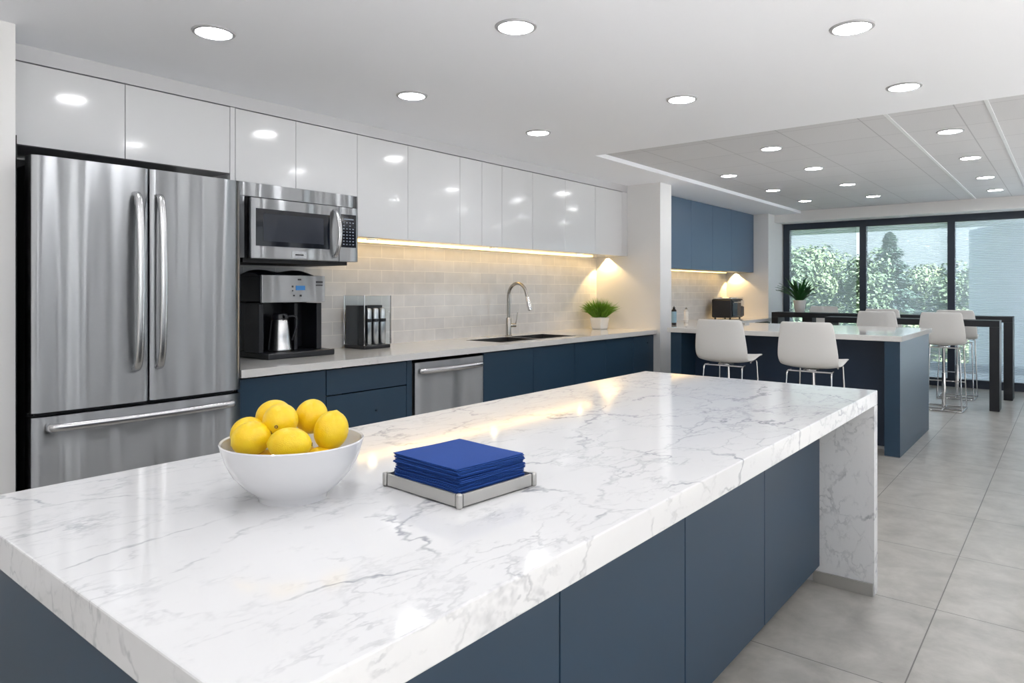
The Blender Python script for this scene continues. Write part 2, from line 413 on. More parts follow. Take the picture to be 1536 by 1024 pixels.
# ------------------------------------------------------------------ the room
CZ, TZ = 2.56, 2.60
YW, YU, YC, YB = 4.35, 3.93, 3.56, 3.60
TOP = .935
struct('floor', M['floor'], (-3.2, 11.7, -3.4, 4.5, -.12, 0))
struct('ceiling', M['ceil'], (-3.2, 5.2, -3.4, 4.5, CZ, 2.8), (5.2, 11.7, 3.27, 4.5, CZ, 2.8))
tc_ = struct('ceiling_1', M['ctile'], (5.2, 11.15, -3.4, 3.27, TZ, 2.8)); tc_.name = 'ceiling_tiled'
b = B()
for y in (1.01, .43):
    box(b, 5.22, 11.14, y-.011, y+.011, TZ-.006, TZ+.001)
obj('rail', b, M['tbar'], tc_)
struct('trim_1', M['wall'], (11.15, 11.7, -3.4, 3.67, 2.44, 2.8))
struct('wall_left', M['wall'], (-3.2, 7.0, YW, 4.5, 0, CZ), (6.9, 11.7, YW, 4.5, 0, CZ))
struct('wall_left_stub', M['wall'], (-3.2, .995, 3.65, YW, 0, CZ))
struct('wall_left_pier', M['wall'], (6.93, 7.20, 3.52, YW, 0, CZ))
struct('wall_left_end', M['wall'], (10.86, 11.7, 3.67, YW, 0, CZ))
struct('trim_2', M['trim'], (.995, 6.93, YU, YW, 2.482, CZ))
# back wall and right wall lie behind the camera; the right one is added, its openings shaped for daylight and steel streaks
struct('wall_back', M['wall'], (-3.3, -3.2, -3.4, 4.5, 0, CZ))
rw = [(-3.2, 11.7, -3.5, -3.4, 2.48, CZ), (-3.2, 11.7, -3.5, -3.4, 0, .95)]
for a_, c_ in ((-3.2, -3.0), (-1.1, -.9), (1.0, 1.2), (2.75, 3.5), (4.0, 5.0), (5.25, 5.45), (5.7, 6.1), (6.85, 7.2), (7.45, 8.0), (8.35, 8.8), (9.1, 9.9), (10.2, 10.9), (11.2, 11.7)): rw.append((a_, c_, -3.5, -3.4, .95, 2.48))
struct('wall_right_added', M['contrast'], *rw)

struct('trim_3', M['splash'], (2.02, 6.93, YW-.008, YW, TOP, 1.757)); bpy.data.objects['trim_3']['label'] = 'pale tiled backsplash'
struct('trim_4', M['splash'], (7.20, 10.86, YW-.008, YW, .94, 1.648))
struct('alcove_shade_sheet', M['blackm'], (1.0, 1.004, 3.665, YW, 0, 2.07), (1.0, 2.03, YW-.005, YW, 0, 2.07))  # black sheets put the recess's shade onto its side and back

# glazed wall at the far end
XW = 11.55
edges = [3.66, 2.478, 1.334, .19, -.954, -2.098, -3.4]
for i in range(6):
    y1, y0 = edges[i], edges[i+1]
    r = thing('window_%d' % (i+1), (XW, (y0+y1)/2, 0), None, None, kind='structure')
    b = B(); w = .047 if i else .10
    box(b, XW, XW+.08, y1-w, y1, .0, 2.44); box(b, XW, XW+.08, y0, y0+.047, 0, 2.44)
    box(b, XW, XW+.08, y0+.047, y1-w, 2.34, 2.44); box(b, XW, XW+.08, y0+.047, y1-w, 0, .115)
    obj('window_frame', b, M['frame'], r)
    onebox('window_pane', M['glass'], (XW+.035, XW+.043, y0+.047, y1-w, .115, 2.34), r)

# ------------------------------------------------------------------ downlights
def downlight(x, y, z, label, grp):
    r = thing('downlight', (x, y, z), label, 'ceiling light', grp)
    b = B(); lathe(b, [(.076, z-.001), (.079, z-.008), (.092, z-.006), (.095, z)], x, y, 40, cap=False)
    obj('trim_ring', b, M['trimring'], r, True)
    b = B(); lathe(b, [(0, z-.0045), (.078, z-.0045), (.078, z-.001)], x, y, 40, cap=False)
    obj('diffuser', b, M['lamp'], r)
    return r
G1, G2 = 'recessed downlights in the plaster ceiling', 'recessed downlights in the tiled ceiling'
for x, y, l in [
    (1.60, 3.06, 'round recessed downlight above the refrigerator end, leftmost in the plaster ceiling'),
    (2.42, 1.94, 'large round downlight at the top centre of the photo'),
    (3.38, .77, 'round downlight at the top right, nearest on the right side'),
    (2.88, 3.12, 'round downlight above the microwave and coffee maker'),
    (3.99, 1.88, 'round downlight in mid ceiling, second out along the middle row'),
    (4.56, .76, 'round downlight at right just before the tiled ceiling begins'),
    (4.16, 3.12, 'small round downlight above the sink, farthest of the row along the cabinets')]:
    downlight(x, y, CZ, l, G1)
for x, y, l in [
    (6.05, 2.02, 'tiled ceiling downlight nearest the plaster edge, middle row first'),
    (7.31, 2.02, 'tiled ceiling downlight, second along the middle row'),
    (8.67, 2.02, 'tiled ceiling downlight, third along the middle row'),
    (9.98, 2.02, 'tiled ceiling downlight, last of the middle row by the windows'),
    (7.21, 2.855, 'tiled ceiling downlight, first of the row along the blue wall cabinets'),
    (8.61, 2.855, 'tiled ceiling downlight, second along the blue wall cabinets'),
    (9.92, 2.855, 'tiled ceiling downlight, last of the row along the blue wall cabinets'),
    (6.26, .73, 'tiled ceiling downlight at far right, nearest and largest of its row'),
    (7.64, .73, 'tiled ceiling downlight at far right, second of its row'),
    (9.07, .73, 'tiled ceiling downlight at far right, third of its row'),
    (10.3, .73, 'tiled ceiling downlight at far right, farthest near the window')]:
    downlight(x, y, TZ, l, G2)
for x, y in [(.95, 1.94), (-.5, 1.94), (2.1, .77), (.8, .77), (-.6, .77), (.8, -.6), (2.4, -.6), (4.0, -.6), (2.4, -2.0), (4.0, -2.0), (.2, -2.0), (-1.8, 1.2)]:  # extra unseen downlights added to raise the room's brightness
    downlight(x, y, CZ, 'round downlight added for brightness beside or behind the viewpoint, unseen', 'added unseen downlights')
for x, y in [(6.3, -.8), (8.4, -.8), (10.2, -.8), (7.4, -2.2), (9.6, -2.2)]:  # more added downlights over the tiled zone, out of view
    downlight(x, y, TZ, 'tiled ceiling downlight added for brightness to the right, unseen', 'added unseen tiled downlights')

# ------------------------------------------------------------------ cabinets
def wall_cab(x0, x1, splits, z0, z1, label, y=YU, m=None, body=None, group='gloss white wall cabinets', yb=YW-.009, name='wall_cabinet'):
    m = m or M['gloss']; body = body or M['gap']
    r = thing(name, ((x0+x1)/2, (y+yb)/2, z0), label, 'cabinet', group)
    cb = B(); box(cb, x0+.001, x1-.001, y+.024, yb, z0, z1-.004)
    obj('cabinet_body', cb, m, r)
    pts = [x0]+splits+[x1]
    bk = B(); box(bk, x0+.001, x1-.001, y+.02, y+.0235, z0+.006, z1-.004); obj('shadow_gap', bk, body, r)
    for a, c in zip(pts, pts[1:]):
        onebox('door', m, (a+.0018, c-.0018, y, y+.019, z0, z1-.003), r, bev=.001)
    return r
UT, UB = 2.478, 1.757
wall_cab(1.005, 2.156, [1.565], 2.078, UT, 'wide white gloss wall cabinet above the refrigerator')
onebox('filler_panel', M['gloss'], (2.158, 2.188, YU, YW-.01, 2.032, UT))
tag(bpy.data.objects['filler_panel'], 'narrow white filler strip between refrigerator cabinet and microwave cabinet', 'panel')
wall_cab(2.19, 3.108, [2.61], 2.036, UT, 'short white gloss cabinet directly above the microwave')
wall_cab(3.108, 4.164, [3.588], UB, UT, 'white gloss two-door wall cabinet just right of the microwave')
wall_cab(4.164, 4.705, [4.438], UB, UT, 'narrow-doored white gloss wall cabinet left of the faucet')
wall_cab(4.705, 5.692, [5.154], UB, UT, 'white gloss two-door wall cabinet above the faucet')
wall_cab(5.692, 6.81, [6.25], UB, UT, 'white gloss two-door wall cabinet farthest along, above the grass plant')
f2 = onebox('filler_panel', M['gloss'], (6.812, 6.929, YU, YW-.01, UB, UT))
tag(f2, 'thin white filler strip between last wall cabinet and white pier', 'panel')

def base_cab(x0, x1, doors, label, y=YB, yb=YW-.01, zt=.878, top=.888, group='slate blue base cabinets', m=None, end=None, toe=True, zb=.10, drawers=None, knob=None, body=None, bt=None):
    m = m or M['blue']
    r = thing('base_cabinet', ((x0+x1)/2, (y+yb)/2, 0), label, 'cabinet', group)
    cb = B(); box(cb, x0+.001, x1-.001, y+.021, yb, zb-.01, bt or top)
    if bt: box(cb, x0+.001, x1-.001, y+.021, y+.06, bt, top); obj('cabinet_body', cb, body or M['bluebody'], r)
    if toe: onebox('toe_kick', M['toe'], (x0+.001, x1-.001, y+.07, yb-.02, 0, zb-.011), r)
    if drawers:
        for a, c in drawers:
            d = onebox('drawer', m, (x0+.002, x1-.002, y, y+.019, a+.004, c-.004), r, bev=.0015)
            if knob and a < knob[1] < c:
                kb = B(); tube(kb, [(knob[0], y, knob[1]), (knob[0], y-.012, knob[1])], .006, 10); obj('knob', kb, M['bluebody'], d, True)
    else:
        pts = [x0]+doors+[x1]
        for a, c in zip(pts, pts[1:]):
            d = onebox('door', m, (a+.002, c-.002, y, y+.019, zb, zt), r, bev=.0015)
            if knob and a < knob[0] < c:
                kb = B(); tube(kb, [(knob[0], y, knob[1]), (knob[0], y-.012, knob[1])], .006, 10); obj('knob', kb, M['bluebody'], d, True)
    return r
base_cab(2.02, 2.605, [], 'slate blue base cabinet between refrigerator and drawers')
base_cab(2.607, 3.274, [], 'slate blue drawer unit with a small knob, left of the dishwasher', drawers=[(.715, .882), (.10, .715)], knob=(3.0, .575))
p = onebox('filler_panel', M['blue'], (3.276, 3.322, YB, YW-.02, 0, .885)); tag(p, 'slim blue upright panel left of the dishwasher', 'panel')
base_cab(4.083, 5.366, [4.731], 'slate blue double door base cabinet under the sink', bt=.73)
base_cab(5.368, 6.474, [5.923], 'slate blue double door base cabinet right of the sink', bt=.73)
base_cab(6.476, 6.928, [], 'narrow slate blue base cabinet against the white pier', knob=(6.78, .80))

# dishwasher
r = thing('dishwasher', (3.70, 3.97, 0), 'stainless steel dishwasher with curved bar handle in the blue base cabinets', 'dishwasher')
onebox('body', M['blackm'], (3.335, 4.078, 3.62, 4.30, .02, .86), r)
b = B(); n = 12
vs = []
for i in range(n+1):
    t = i/n; x = 3.348+(4.072-3.348)*t; y = 3.595-.012*math.sin(PI*t)
    vs.append([b.verts.new((x, y, .12)), b.verts.new((x, y, .862)), b.verts.new((x, 3.618, .862)), b.verts.new((x, 3.618, .12))])
for a, c in zip(vs, vs[1:]):
    for j in range(4): b.faces.new((a[j], a[(j+1) % 4], c[(j+1) % 4], c[j]))
b.faces.new(vs[0]); b.faces.new(vs[-1][::-1])
dr = obj('door', b, M['steel'], r, True)
b = B(); tube(b, smooth_path([(3.385, 3.592, .80), (3.40, 3.562, .80), (3.55, 3.545, .80), (3.71, 3.540, .80), (3.87, 3.545, .80), (4.02, 3.562, .80), (4.035, 3.592, .80)], 5), .020, 14, ry=.012)
obj('handle', b, M['steel_h'], dr, True)
onebox('toe_kick', M['toe'], (3.34, 4.075, 3.67, 3.70, 0, .11), r)

# wall counter with the sink cut out
SX0, SX1, SM0, SM1, SY0, SY1 = 4.45, 5.55, 4.985, 5.015, 3.73, 4.10
b = B(); z0, z1 = .890, TOP
for d in [(2.02, SX0, YC, YW-.009), (SX1, 6.929, YC, YW-.009), (SX0, SX1, YC, SY0), (SX0, SX1, SY1, YW-.009), (SM0, SM1, SY0, SY1)]:
    box(b, d[0], d[1], d[2], d[3], z0, z1)
tag(obj('countertop', b, M['quartz'], base=(4.4, 3.95, z0)), 'pale quartz worktop along the wall under coffee maker, sink and grass plant', 'countertop')
r = thing('kitchen_sink', (5.0, 3.9, .72), 'double bowl stainless steel sink in the wall worktop', 'sink')
for a, c in ((SX0, SM0), (SM1, SX1)):
    b = B(); g = .004; a += .0005; c -= .0005; sa, sb, zt_ = SY0+.0005, SY1-.0005, TOP+.0008
    box(b, a, a+g, sa, sb, .74, zt_); box(b, c-g, c, sa, sb, .74, zt_)
    box(b, a+g, c-g, sa, sa+g, .74, zt_); box(b, a+g, c-g, sb-g, sb, .74, zt_); box(b, a, c, sa, sb, .735, .7399)
    box(b, a-.014, c+.014, sa-.014, sa+.002, TOP+.0002, TOP+.002); box(b, a-.014, c+.014, sb-.002, sb+.014, TOP+.0002, TOP+.002)
    bw = obj('bowl', b, M['sink'], r)
    b = B(); lathe(b, [(0, .7405), (.035, .7405), (.042, .743), (.045, .7405)], (a+c)/2, 3.92, 24, cap=False); obj('drain', b, M['chrome'], bw, True)

# faucet
fx, fy = 5.14, 4.21
r = thing('kitchen_faucet', (fx, fy, TOP), 'tall gooseneck chrome faucet behind the double sink', 'faucet')
b = B(); lathe(b, [(.034, TOP), (.034, TOP+.006), (.028, TOP+.010), (.026, TOP+.03), (.026, TOP+.165), (.020, TOP+.175)], fx, fy, 24); obj('faucet_body', b, M['nickel'], r, True)
pts = [(fx, fy, TOP+.15), (fx, fy, 1.20), (fx, fy, 1.32)]
R_ = .105
for i in range(1, 10):
    a = PI*i/10*1.02
    pts.append((fx+.01*i/10, fy-R_+R_*math.cos(a), 1.32+R_*1.12*math.sin(a)))
pts.append((fx+.01, fy-.222, 1.29))
b = B(); tube(b, smooth_path(pts, 4), .0155, 16); obj('spout', b, M['nickel'], r, True)
b = B(); tube(b, [(fx+.01, fy-.212, 1.315), (fx+.01, fy-.222, 1.29), (fx+.012, fy-.240, 1.22), (fx+.014, fy-.250, 1.185), (fx+.014, fy-.251, 1.18)], [.016, .020, .0215, .0225, .018], 16); obj('spray_head', b, M['chrome'], r, True)
b = B(); tube(b, [(fx, fy, TOP+.10), (fx+.055, fy-.045, TOP+.10), (fx+.058, fy-.048, TOP+.10)], [.018, .018, .014], 14)
tube(b, [(fx+.052, fy-.042, TOP+.10), (fx+.06, fy-.05, TOP+.15), (fx+.07, fy-.056, TOP+.225)], [.006, .005, .0045], 10); obj('lever', b, M['nickel'], r, True)

# ------------------------------------------------------------------ refrigerator
FX0, FX1, FY = 1.029, 2.013, 3.55
r = thing('refrigerator', ((FX0+FX1)/2, 3.9, 0), 'tall stainless steel french door refrigerator with bottom freezer drawer', 'refrigerator')
onebox('cabinet_body', M['blackm'], (FX0+.012, FX1-.006, 3.655, 4.30, .03, 1.945), r, bev=.004, label='black side casing')
def curved_panel(x0, x1, z0, z1, yf, yb_, bulge, n=16, cx=None, w=None, edge=.012):
    b = B(); cx = (FX0+FX1)/2; w = (FX1-FX0)/2
    secs = []
    for i in range(n+1):
        t = i/n; x = x0+(x1-x0)*t
        y = yf+bulge*((x-cx)/w)**2
        e = min(t, 1-t)*(x1-x0)
        if e < edge: y += edge*(1-math.sqrt(max(0, 1-(1-e/edge)**2)))
        secs.append([b.verts.new((x, y, z0)), b.verts.new((x, y, z1)), b.verts.new((x, yb_, z1)), b.verts.new((x, yb_, z0))])
    for a, c in zip(secs, secs[1:]):
        for j in range(4): b.faces.new((a[j], a[(j+1) % 4], c[(j+1) % 4], c[j]))
    b.faces.new(secs[0]); b.faces.new(secs[-1][::-1])
    return b
for a, c, hx in ((FX0, 1.518, 1.455), (1.526, FX1, 1.562)):
    d = obj('door', curved_panel(a, c, .832, 1.975, FY-.014, 3.645, .014, 24), M['steel'], r, True)
    b = B()
    tube(b, smooth_path([(hx, FY-.012, 1.845), (hx, FY-.045, 1.825), (hx, FY-.068, 1.70), (hx, FY-.078, 1.42), (hx, FY-.068, 1.14), (hx, FY-.045, 1.015), (hx, FY-.012, .995)], 6), .019, 14, ry=.013, up=(1, 0, 0))
    obj('handle', b, M['steel_h'], d, True)
onebox('door_gasket', M['blackm'], (FX0+.02, FX1-.02, 3.60, 3.66, .80, .90), r)
d = obj('freezer_drawer', curved_panel(FX0, FX1, .09, .812, FY-.014, 3.645, .014, 30), M['steel'], r, True)
b = B()
tube(b, smooth_path([(1.09, FY-.008, .765), (1.105, FY-.045, .765), (1.25, FY-.062, .765), (1.52, FY-.072, .765), (1.79, FY-.062, .765), (1.935, FY-.045, .765), (1.95, FY-.008, .765)], 6), .019, 14, ry=.013, up=(0, 0, 1))
obj('handle', b, M['steel_h'], d, True)
b = B()
for x in (FX0+.04, FX1-.06): box(b, x, x+.05, 3.60, 3.68, 1.9455, 1.962)
obj('hinge_cover', b, M['blackm'], r)
b = B()
for x in (FX0+.07, FX1-.07):
    for y in (3.70, 4.2): lathe(b, [(.02, 0), (.02, .03)], x, y, 12)
obj('foot', b, M['blackm'], r)

# ------------------------------------------------------------------ microwave
MX0, MX1 = 2.20, 3.03
r = thing('microwave_oven', (2.6, 4.1, 1.57), 'stainless steel over-the-range microwave hanging beside the refrigerator', 'microwave')
onebox('cabinet_body', M['blackm'], (2.16, MX1-.002, 3.90, YW-.01, 1.572, 2.030), r)
b = B(); box(b, 2.155, MX1, 3.87, 3.90, 1.945, 2.030, .003); box(b, 2.155, 2.215, 3.87, 3.90, 1.572, 1.944, .002); obj('front_surround', b, M['steel'], r)
d = onebox('door', M['steel'], (2.232, 2.872, 3.825, 3.869, 1.568, 1.936), r, bev=.006)
b = B(); box(b, 2.262, 2.795, 3.8215, 3.8245, 1.645, 1.872, .0008); obj('window_bezel', b, M['screen'], d)
b = B(); box(b, 2.31, 2.745, 3.8195, 3.8213, 1.675, 1.845); obj('window_glass', b, M['window_in'], d)
b = B(); tube(b, smooth_path([(2.83, 3.826, 1.905), (2.832, 3.80, 1.895), (2.835, 3.775, 1.84), (2.835, 3.762, 1.76), (2.835, 3.775, 1.67), (2.832, 3.80, 1.61), (2.83, 3.826, 1.60)], 6), .016, 14, ry=.010, up=(1, 0, 0)); obj('handle', b, M['steel_h'], d, True)
b = B(); box(b, 2.51, 2.62, 3.8225, 3.8245, 1.578, 1.622, .0008); lg = obj('logo_plate', b, M['steel_s'], d)
b = B()
for i in range(9): box(b, 2.535+i*.0068, 2.5405+i*.0068, 3.8215, 3.8225, 1.595, 1.604)
obj('logo_lettering', b, M['mark'], lg)
d = onebox('control_panel', M['steel'], (2.876, MX1, 3.825, 3.869, 1.568, 1.936), r, bev=.004)
kp = onebox('keypad', M['screen'], (2.886, 3.012, 3.8215, 3.8245, 1.665, 1.888), d, bev=.0008)
b = B()
for i in range(4):
    for j in range(8):
        if j == 6 and i % 2: continue
        box(b, 2.902+i*.026, 2.914+i*.026, 3.8207, 3.8214, 1.682+j*.021, 1.689+j*.021)
box(b, 2.908, 2.99, 3.8207, 3.8214, 1.852, 1.860)
obj('key', b, M['key'], kp)['kind'] = 'stuff'
onebox('vent_hood', M['blackm'], (2.21, 2.98, 3.88, 4.32, 1.545, 1.5715), r)

# ------------------------------------------------------------------ coffee maker
r = thing('coffee_maker', (2.65, 4.1, TOP), 'black and stainless drip coffee maker with thermal carafe on the wall worktop', 'coffee maker')
b = B(); box(b, 2.405, 2.91, 3.92, 4.30, TOP, TOP+.04, .008)
obj('base', b, M['black'], r)
b = B(); box(b, 2.40, 2.86, 4.17, 4.30, TOP+.0405, 1.30, .01); box(b, 2.385, 2.418, 3.995, 4.168, TOP+.0405, 1.289, .004); box(b, 2.815, 2.855, 3.995, 4.168, TOP+.0405, 1.289, .004)
box(b, 2.665, 2.69, 4.03, 4.168, TOP+.0405, 1.289, .004)
obj('body', b, M['black'], r)
b = B(); box(b, 2.385, 2.86, 3.985, 4.30, 1.301, 1.47, .008); obj('brew_head', b, M['black'], r)
d = onebox('front_panel', M['steel'], (2.385, 2.86, 3.962, 3.9845, 1.296, 1.472), r, bev=.004)
b = B(); box(b, 2.63, 2.70, 3.9595, 3.9615, 1.375, 1.405); obj('display', b, M['lcd'], d)
b = B()
box(b, 2.645, 2.67, 3.9595, 3.9615, 1.440, 1.450); box(b, 2.60, 2.612, 3.9595, 3.9615, 1.393, 1.405); box(b, 2.602, 2.61, 3.9595, 3.9615, 1.368, 1.376)
box(b, 2.61, 2.622, 3.9595, 3.9615, 1.335, 1.345); box(b, 2.66, 2.674, 3.9595, 3.9615, 1.333, 1.346)
obj('button_marks', b, M['mark'], d)
b = B(); box(b, 2.785, 2.838, 3.9595, 3.9615, 1.424, 1.436)
for i in range(5): box(b, 2.785+i*.011, 2.793+i*.011, 3.9595, 3.9615, 1.404, 1.413)
obj('logo', b, M['mark'], d)
b = B()
tube(b, smooth_path([(2.39, 4.12, 1.465), (2.44, 4.12, 1.485), (2.51, 4.12, 1.478), (2.58, 4.12, 1.468), (2.66, 4.12, 1.478), (2.72, 4.12, 1.485), (2.80, 4.12, 1.464)], 5), .025, 12, ry=.12)
obj('lid', b, M['black'], r, True)
car = thing('coffee_carafe', (2.575, 4.06, TOP+.041), 'stainless steel thermal carafe with black handle on the coffee maker plate', 'carafe')
cx, cy, z = 2.575, 4.06, TOP+.041
b = B(); lathe(b, [(.070, z), (.076, z+.006), (.076, z+.014), (.074, z+.02), (.066, z+.10), (.056, z+.195), (.052, z+.205)], cx, cy, 36); obj('jug', b, M['steel_s'], car, True)
b = B(); lathe(b, [(.053, z+.206), (.053, z+.232), (.045, z+.245), (0, z+.248)], cx, cy, 32); box(b, cx-.012, cx+.012, cy-.078, cy-.04, z+.215, z+.236, .004); obj('lid', b, M['black'], car, True)
b = B(); tube(b, smooth_path([(cx+.045, cy-.02, z+.225), (cx+.085, cy-.045, z+.225), (cx+.092, cy-.05, z+.18), (cx+.082, cy-.045, z+.12), (cx+.070, cy-.032, z+.07)], 5), .009, 10, ry=.012); obj('handle', b, M['black'], car, True)

# ------------------------------------------------------------------ acrylic drink caddy
x0, x1, y0, y1, z = 3.275, 3.53, 4.06, 4.30, TOP
r = thing('drink_caddy', ((x0+x1)/2, (y0+y1)/2, z), 'clear acrylic caddy with dark bin and three steel tubes, right of the coffee maker', 'dispenser')
onebox('base', M['black'], (x0, x1, y0, y1, z, z+.028), r, bev=.008)
b = B(); t = .005; H = z+.40
box(b, x0, x0+t, y0, y1, z+.0285, H); box(b, x0+t, x1, y0, y0+t, z+.0285, H); box(b, x1-t, x1, y0+t, y1, z+.0285, H); box(b, x0+t, x1-t, y1-t, y1, z+.0285, H)
obj('clear_case', b, M['acrylic'], r)
b = B()
for (X, Y) in ((x0, y0), (x1, y0), (x0, y1)): tube(b, [(X, Y, z+.03), (X, Y, H)], .0035, 8)
for a_, c_ in (((x0, y0), (x1, y0)), ((x0, y0), (x0, y1))): tube(b, [(a_[0], a_[1], H), (c_[0], c_[1], H)], .003, 8)
obj('case_edge', b, M['chrome'], r, True)
onebox('dark_bin', M['black'], (x0+.008, x1-.01, y0+.085, y1-.008, z+.0285, z+.325), r, bev=.004)
onebox('side_bin', M['smoke'], (x0+.008, x0+.035, y0+.008, y0+.083, z+.0285, z+.325), r, bev=.003)
for i in range(3):
    X = x0+.072+i*.068
    b = B(); lathe(b, [(.024, z+.03), (.026, z+.035), (.026, z+.29), (.022, z+.30), (.012, z+.305), (0, z+.306)], X, y0+.045, 24); tb = obj('steel_tube', b, M['steel_s'], r, True)
    b = B(); lathe(b, [(.0265, z+.20), (.030, z+.203), (.030, z+.222), (.0265, z+.225)], X, y0+.045, 24); obj('collar', b, M['black'], tb, True)
b = B(); X = x1+.003; tube(b, fillet([(X, y0+.1, z+.27), (X+.075, y0+.1, z+.27), (X+.075, y0+.1, z+.002)], .02), .0022, 8); tube(b, [(X, y0+.1, z+.25), (X+.03, y0+.1, z+.25)], .002, 8)
obj('wire_bracket', b, M['chrome'], r, True)

# ------------------------------------------------------------------ plants
def grass_pot(cx, cy, z, label):
    r = thing('potted_grass', (cx, cy, z), label, 'plant')
    b = B()
    box(b, cx-.075, cx+.075, cy-.06, cy+.06, z, z+.135, .012, 3)
    for v in b.verts:
        k = 1+.28*(v.co.z-z)/.135; v.co.x = cx+(v.co.x-cx)*k; v.co.y = cy+(v.co.y-cy)*k
    obj('pot', b, M['pot'], r, True)
    b = B(); rnd = random.Random(3)
    for i in range(900):
        a = rnd.uniform(0, 2*PI); q = math.sqrt(rnd.random())
        p0 = Vector((cx+.085*q*math.cos(a), cy+.07*q*math.sin(a), z+.130))
        out = Vector((math.cos(a), math.sin(a)*.85, 0))
        L_ = rnd.uniform(.12, .22)
        lean = q*rnd.uniform(.5, 1.25)
        d1 = (Vector((0, 0, 1))+out*lean+Vector((rnd.uniform(-.3, .3), rnd.uniform(-.3, .3), 0))).normalized()
        p1 = p0+d1*L_*.6
        d2 = (d1+out*.45*lean-Vector((0, 0, .45*lean))).normalized(); p2 = p1+d2*L_*.5
        s = d1.cross(Vector((rnd.uniform(-1, 1), rnd.uniform(-1, 1), .2))).normalized()*.0042
        v = [b.verts.new(p0-s), b.verts.new(p0+s), b.verts.new(p1+s*.9), b.verts.new(p1-s*.9), b.verts.new(p2)]
        b.faces.new((v[0], v[1], v[2], v[3])); b.faces.new((v[3], v[2], v[4]))
    g = obj('grass_blades', b, M['grass'], r, flip=False); g['kind'] = 'stuff'
    return r
grass_pot(6.66, 4.13, TOP, 'small bushy green grass plant in a white pot at the end of the worktop')
def leafy_pot(cx, cy, z, label):
    r = thing('potted_plant', (cx, cy, z), label, 'plant')
    b = B(); lathe(b, [(.062, z), (.066, z+.004), (.092, z+.17), (.095, z+.18), (.086, z+.18), (.082, z+.165), (0, z+.165)], cx, cy, 32); obj('pot', b, M['pot'], r, True)
    rnd = random.Random(5)
    b = B(); lathe(b, [(0, z+.168), (.081, z+.167)], cx, cy, 20, cap=False); obj('soil', b, M['soil'], r)
    for i in range(88):
        b = B(); a = rnd.uniform(0, 2*PI); lean = rnd.uniform(.05, 1.0); L_ = rnd.uniform(.26, .42)
        out = Vector((math.cos(a), math.sin(a), 0)); side = Vector((-out.y, out.x, 0))
        p = Vector((cx, cy, z+.16))+out*rnd.uniform(0, .05); d = (Vector((0, 0, 1))+out*lean).normalized()
        rows = []; n = 7
        for k in range(n+1):
            t = k/n; w = .017*math.sin(PI*min(1, .12+t*.88))**.7+.001
            rows.append((b.verts.new(p-side*w+Vector((0, 0, .004))), b.verts.new(p), b.verts.new(p+side*w+Vector((0, 0, .004)))))
            p = p+d*L_/n; d = (d+out*.07*(1+lean)-Vector((0, 0, .10*lean*t*1.5))).normalized()
        for q, s in zip(rows, rows[1:]):
            b.faces.new((q[0], q[1], s[1], s[0])); b.faces.new((q[1], q[2], s[2], s[1]))
        obj('leaf', b, M['leaf'], r, True, flip=False)
    return r
leafy_pot(10.72, 3.16, 1.04, 'leafy green potted plant on the black bar table beside the window')

# ------------------------------------------------------------------ marble island
IX0, IX1, IY0, IY1, IZ = .40, 3.50, .69, 1.87, .92
r = thing('island_countertop', ((IX0+IX1)/2, (IY0+IY1)/2, 0), 'large veined white marble island worktop with waterfall end, in the foreground', 'countertop')
b = B(); box(b, IX0, IX1, IY0, IY1, IZ-.065, IZ, .003, 2); obj('worktop_slab', b, M['marble'], r)
b = B(); box(b, IX1-.062, IX1, IY0, IY1, .0, IZ-.0655, .002); wl = obj('waterfall_leg', b, M['marble'], r)
onebox('kick_strip', M['tray'], (IX1-.074, IX1-.0625, IY0+.004, .95, 0, .055), r, label='thin grey metal strip at the foot')
IS = [.432, 1.311, 1.977, 2.68, 3.428]
IL = ['slate blue island cabinet nearest the camera', 'slate blue island cabinet, second from the near end', 'slate blue island cabinet, third from the near end', 'slate blue island cabinet beside the marble waterfall leg']
for i in range(4):
    c = base_cab(IS[i], IS[i+1]-.001, [], IL[i], y=.92, yb=1.82, zt=.850, top=.852, group='slate blue island cabinets', zb=.085)
    if i == 0:
        e = onebox('end_panel', M['blue'], (.415, .4315, .92, 1.82, .0, .852), c)

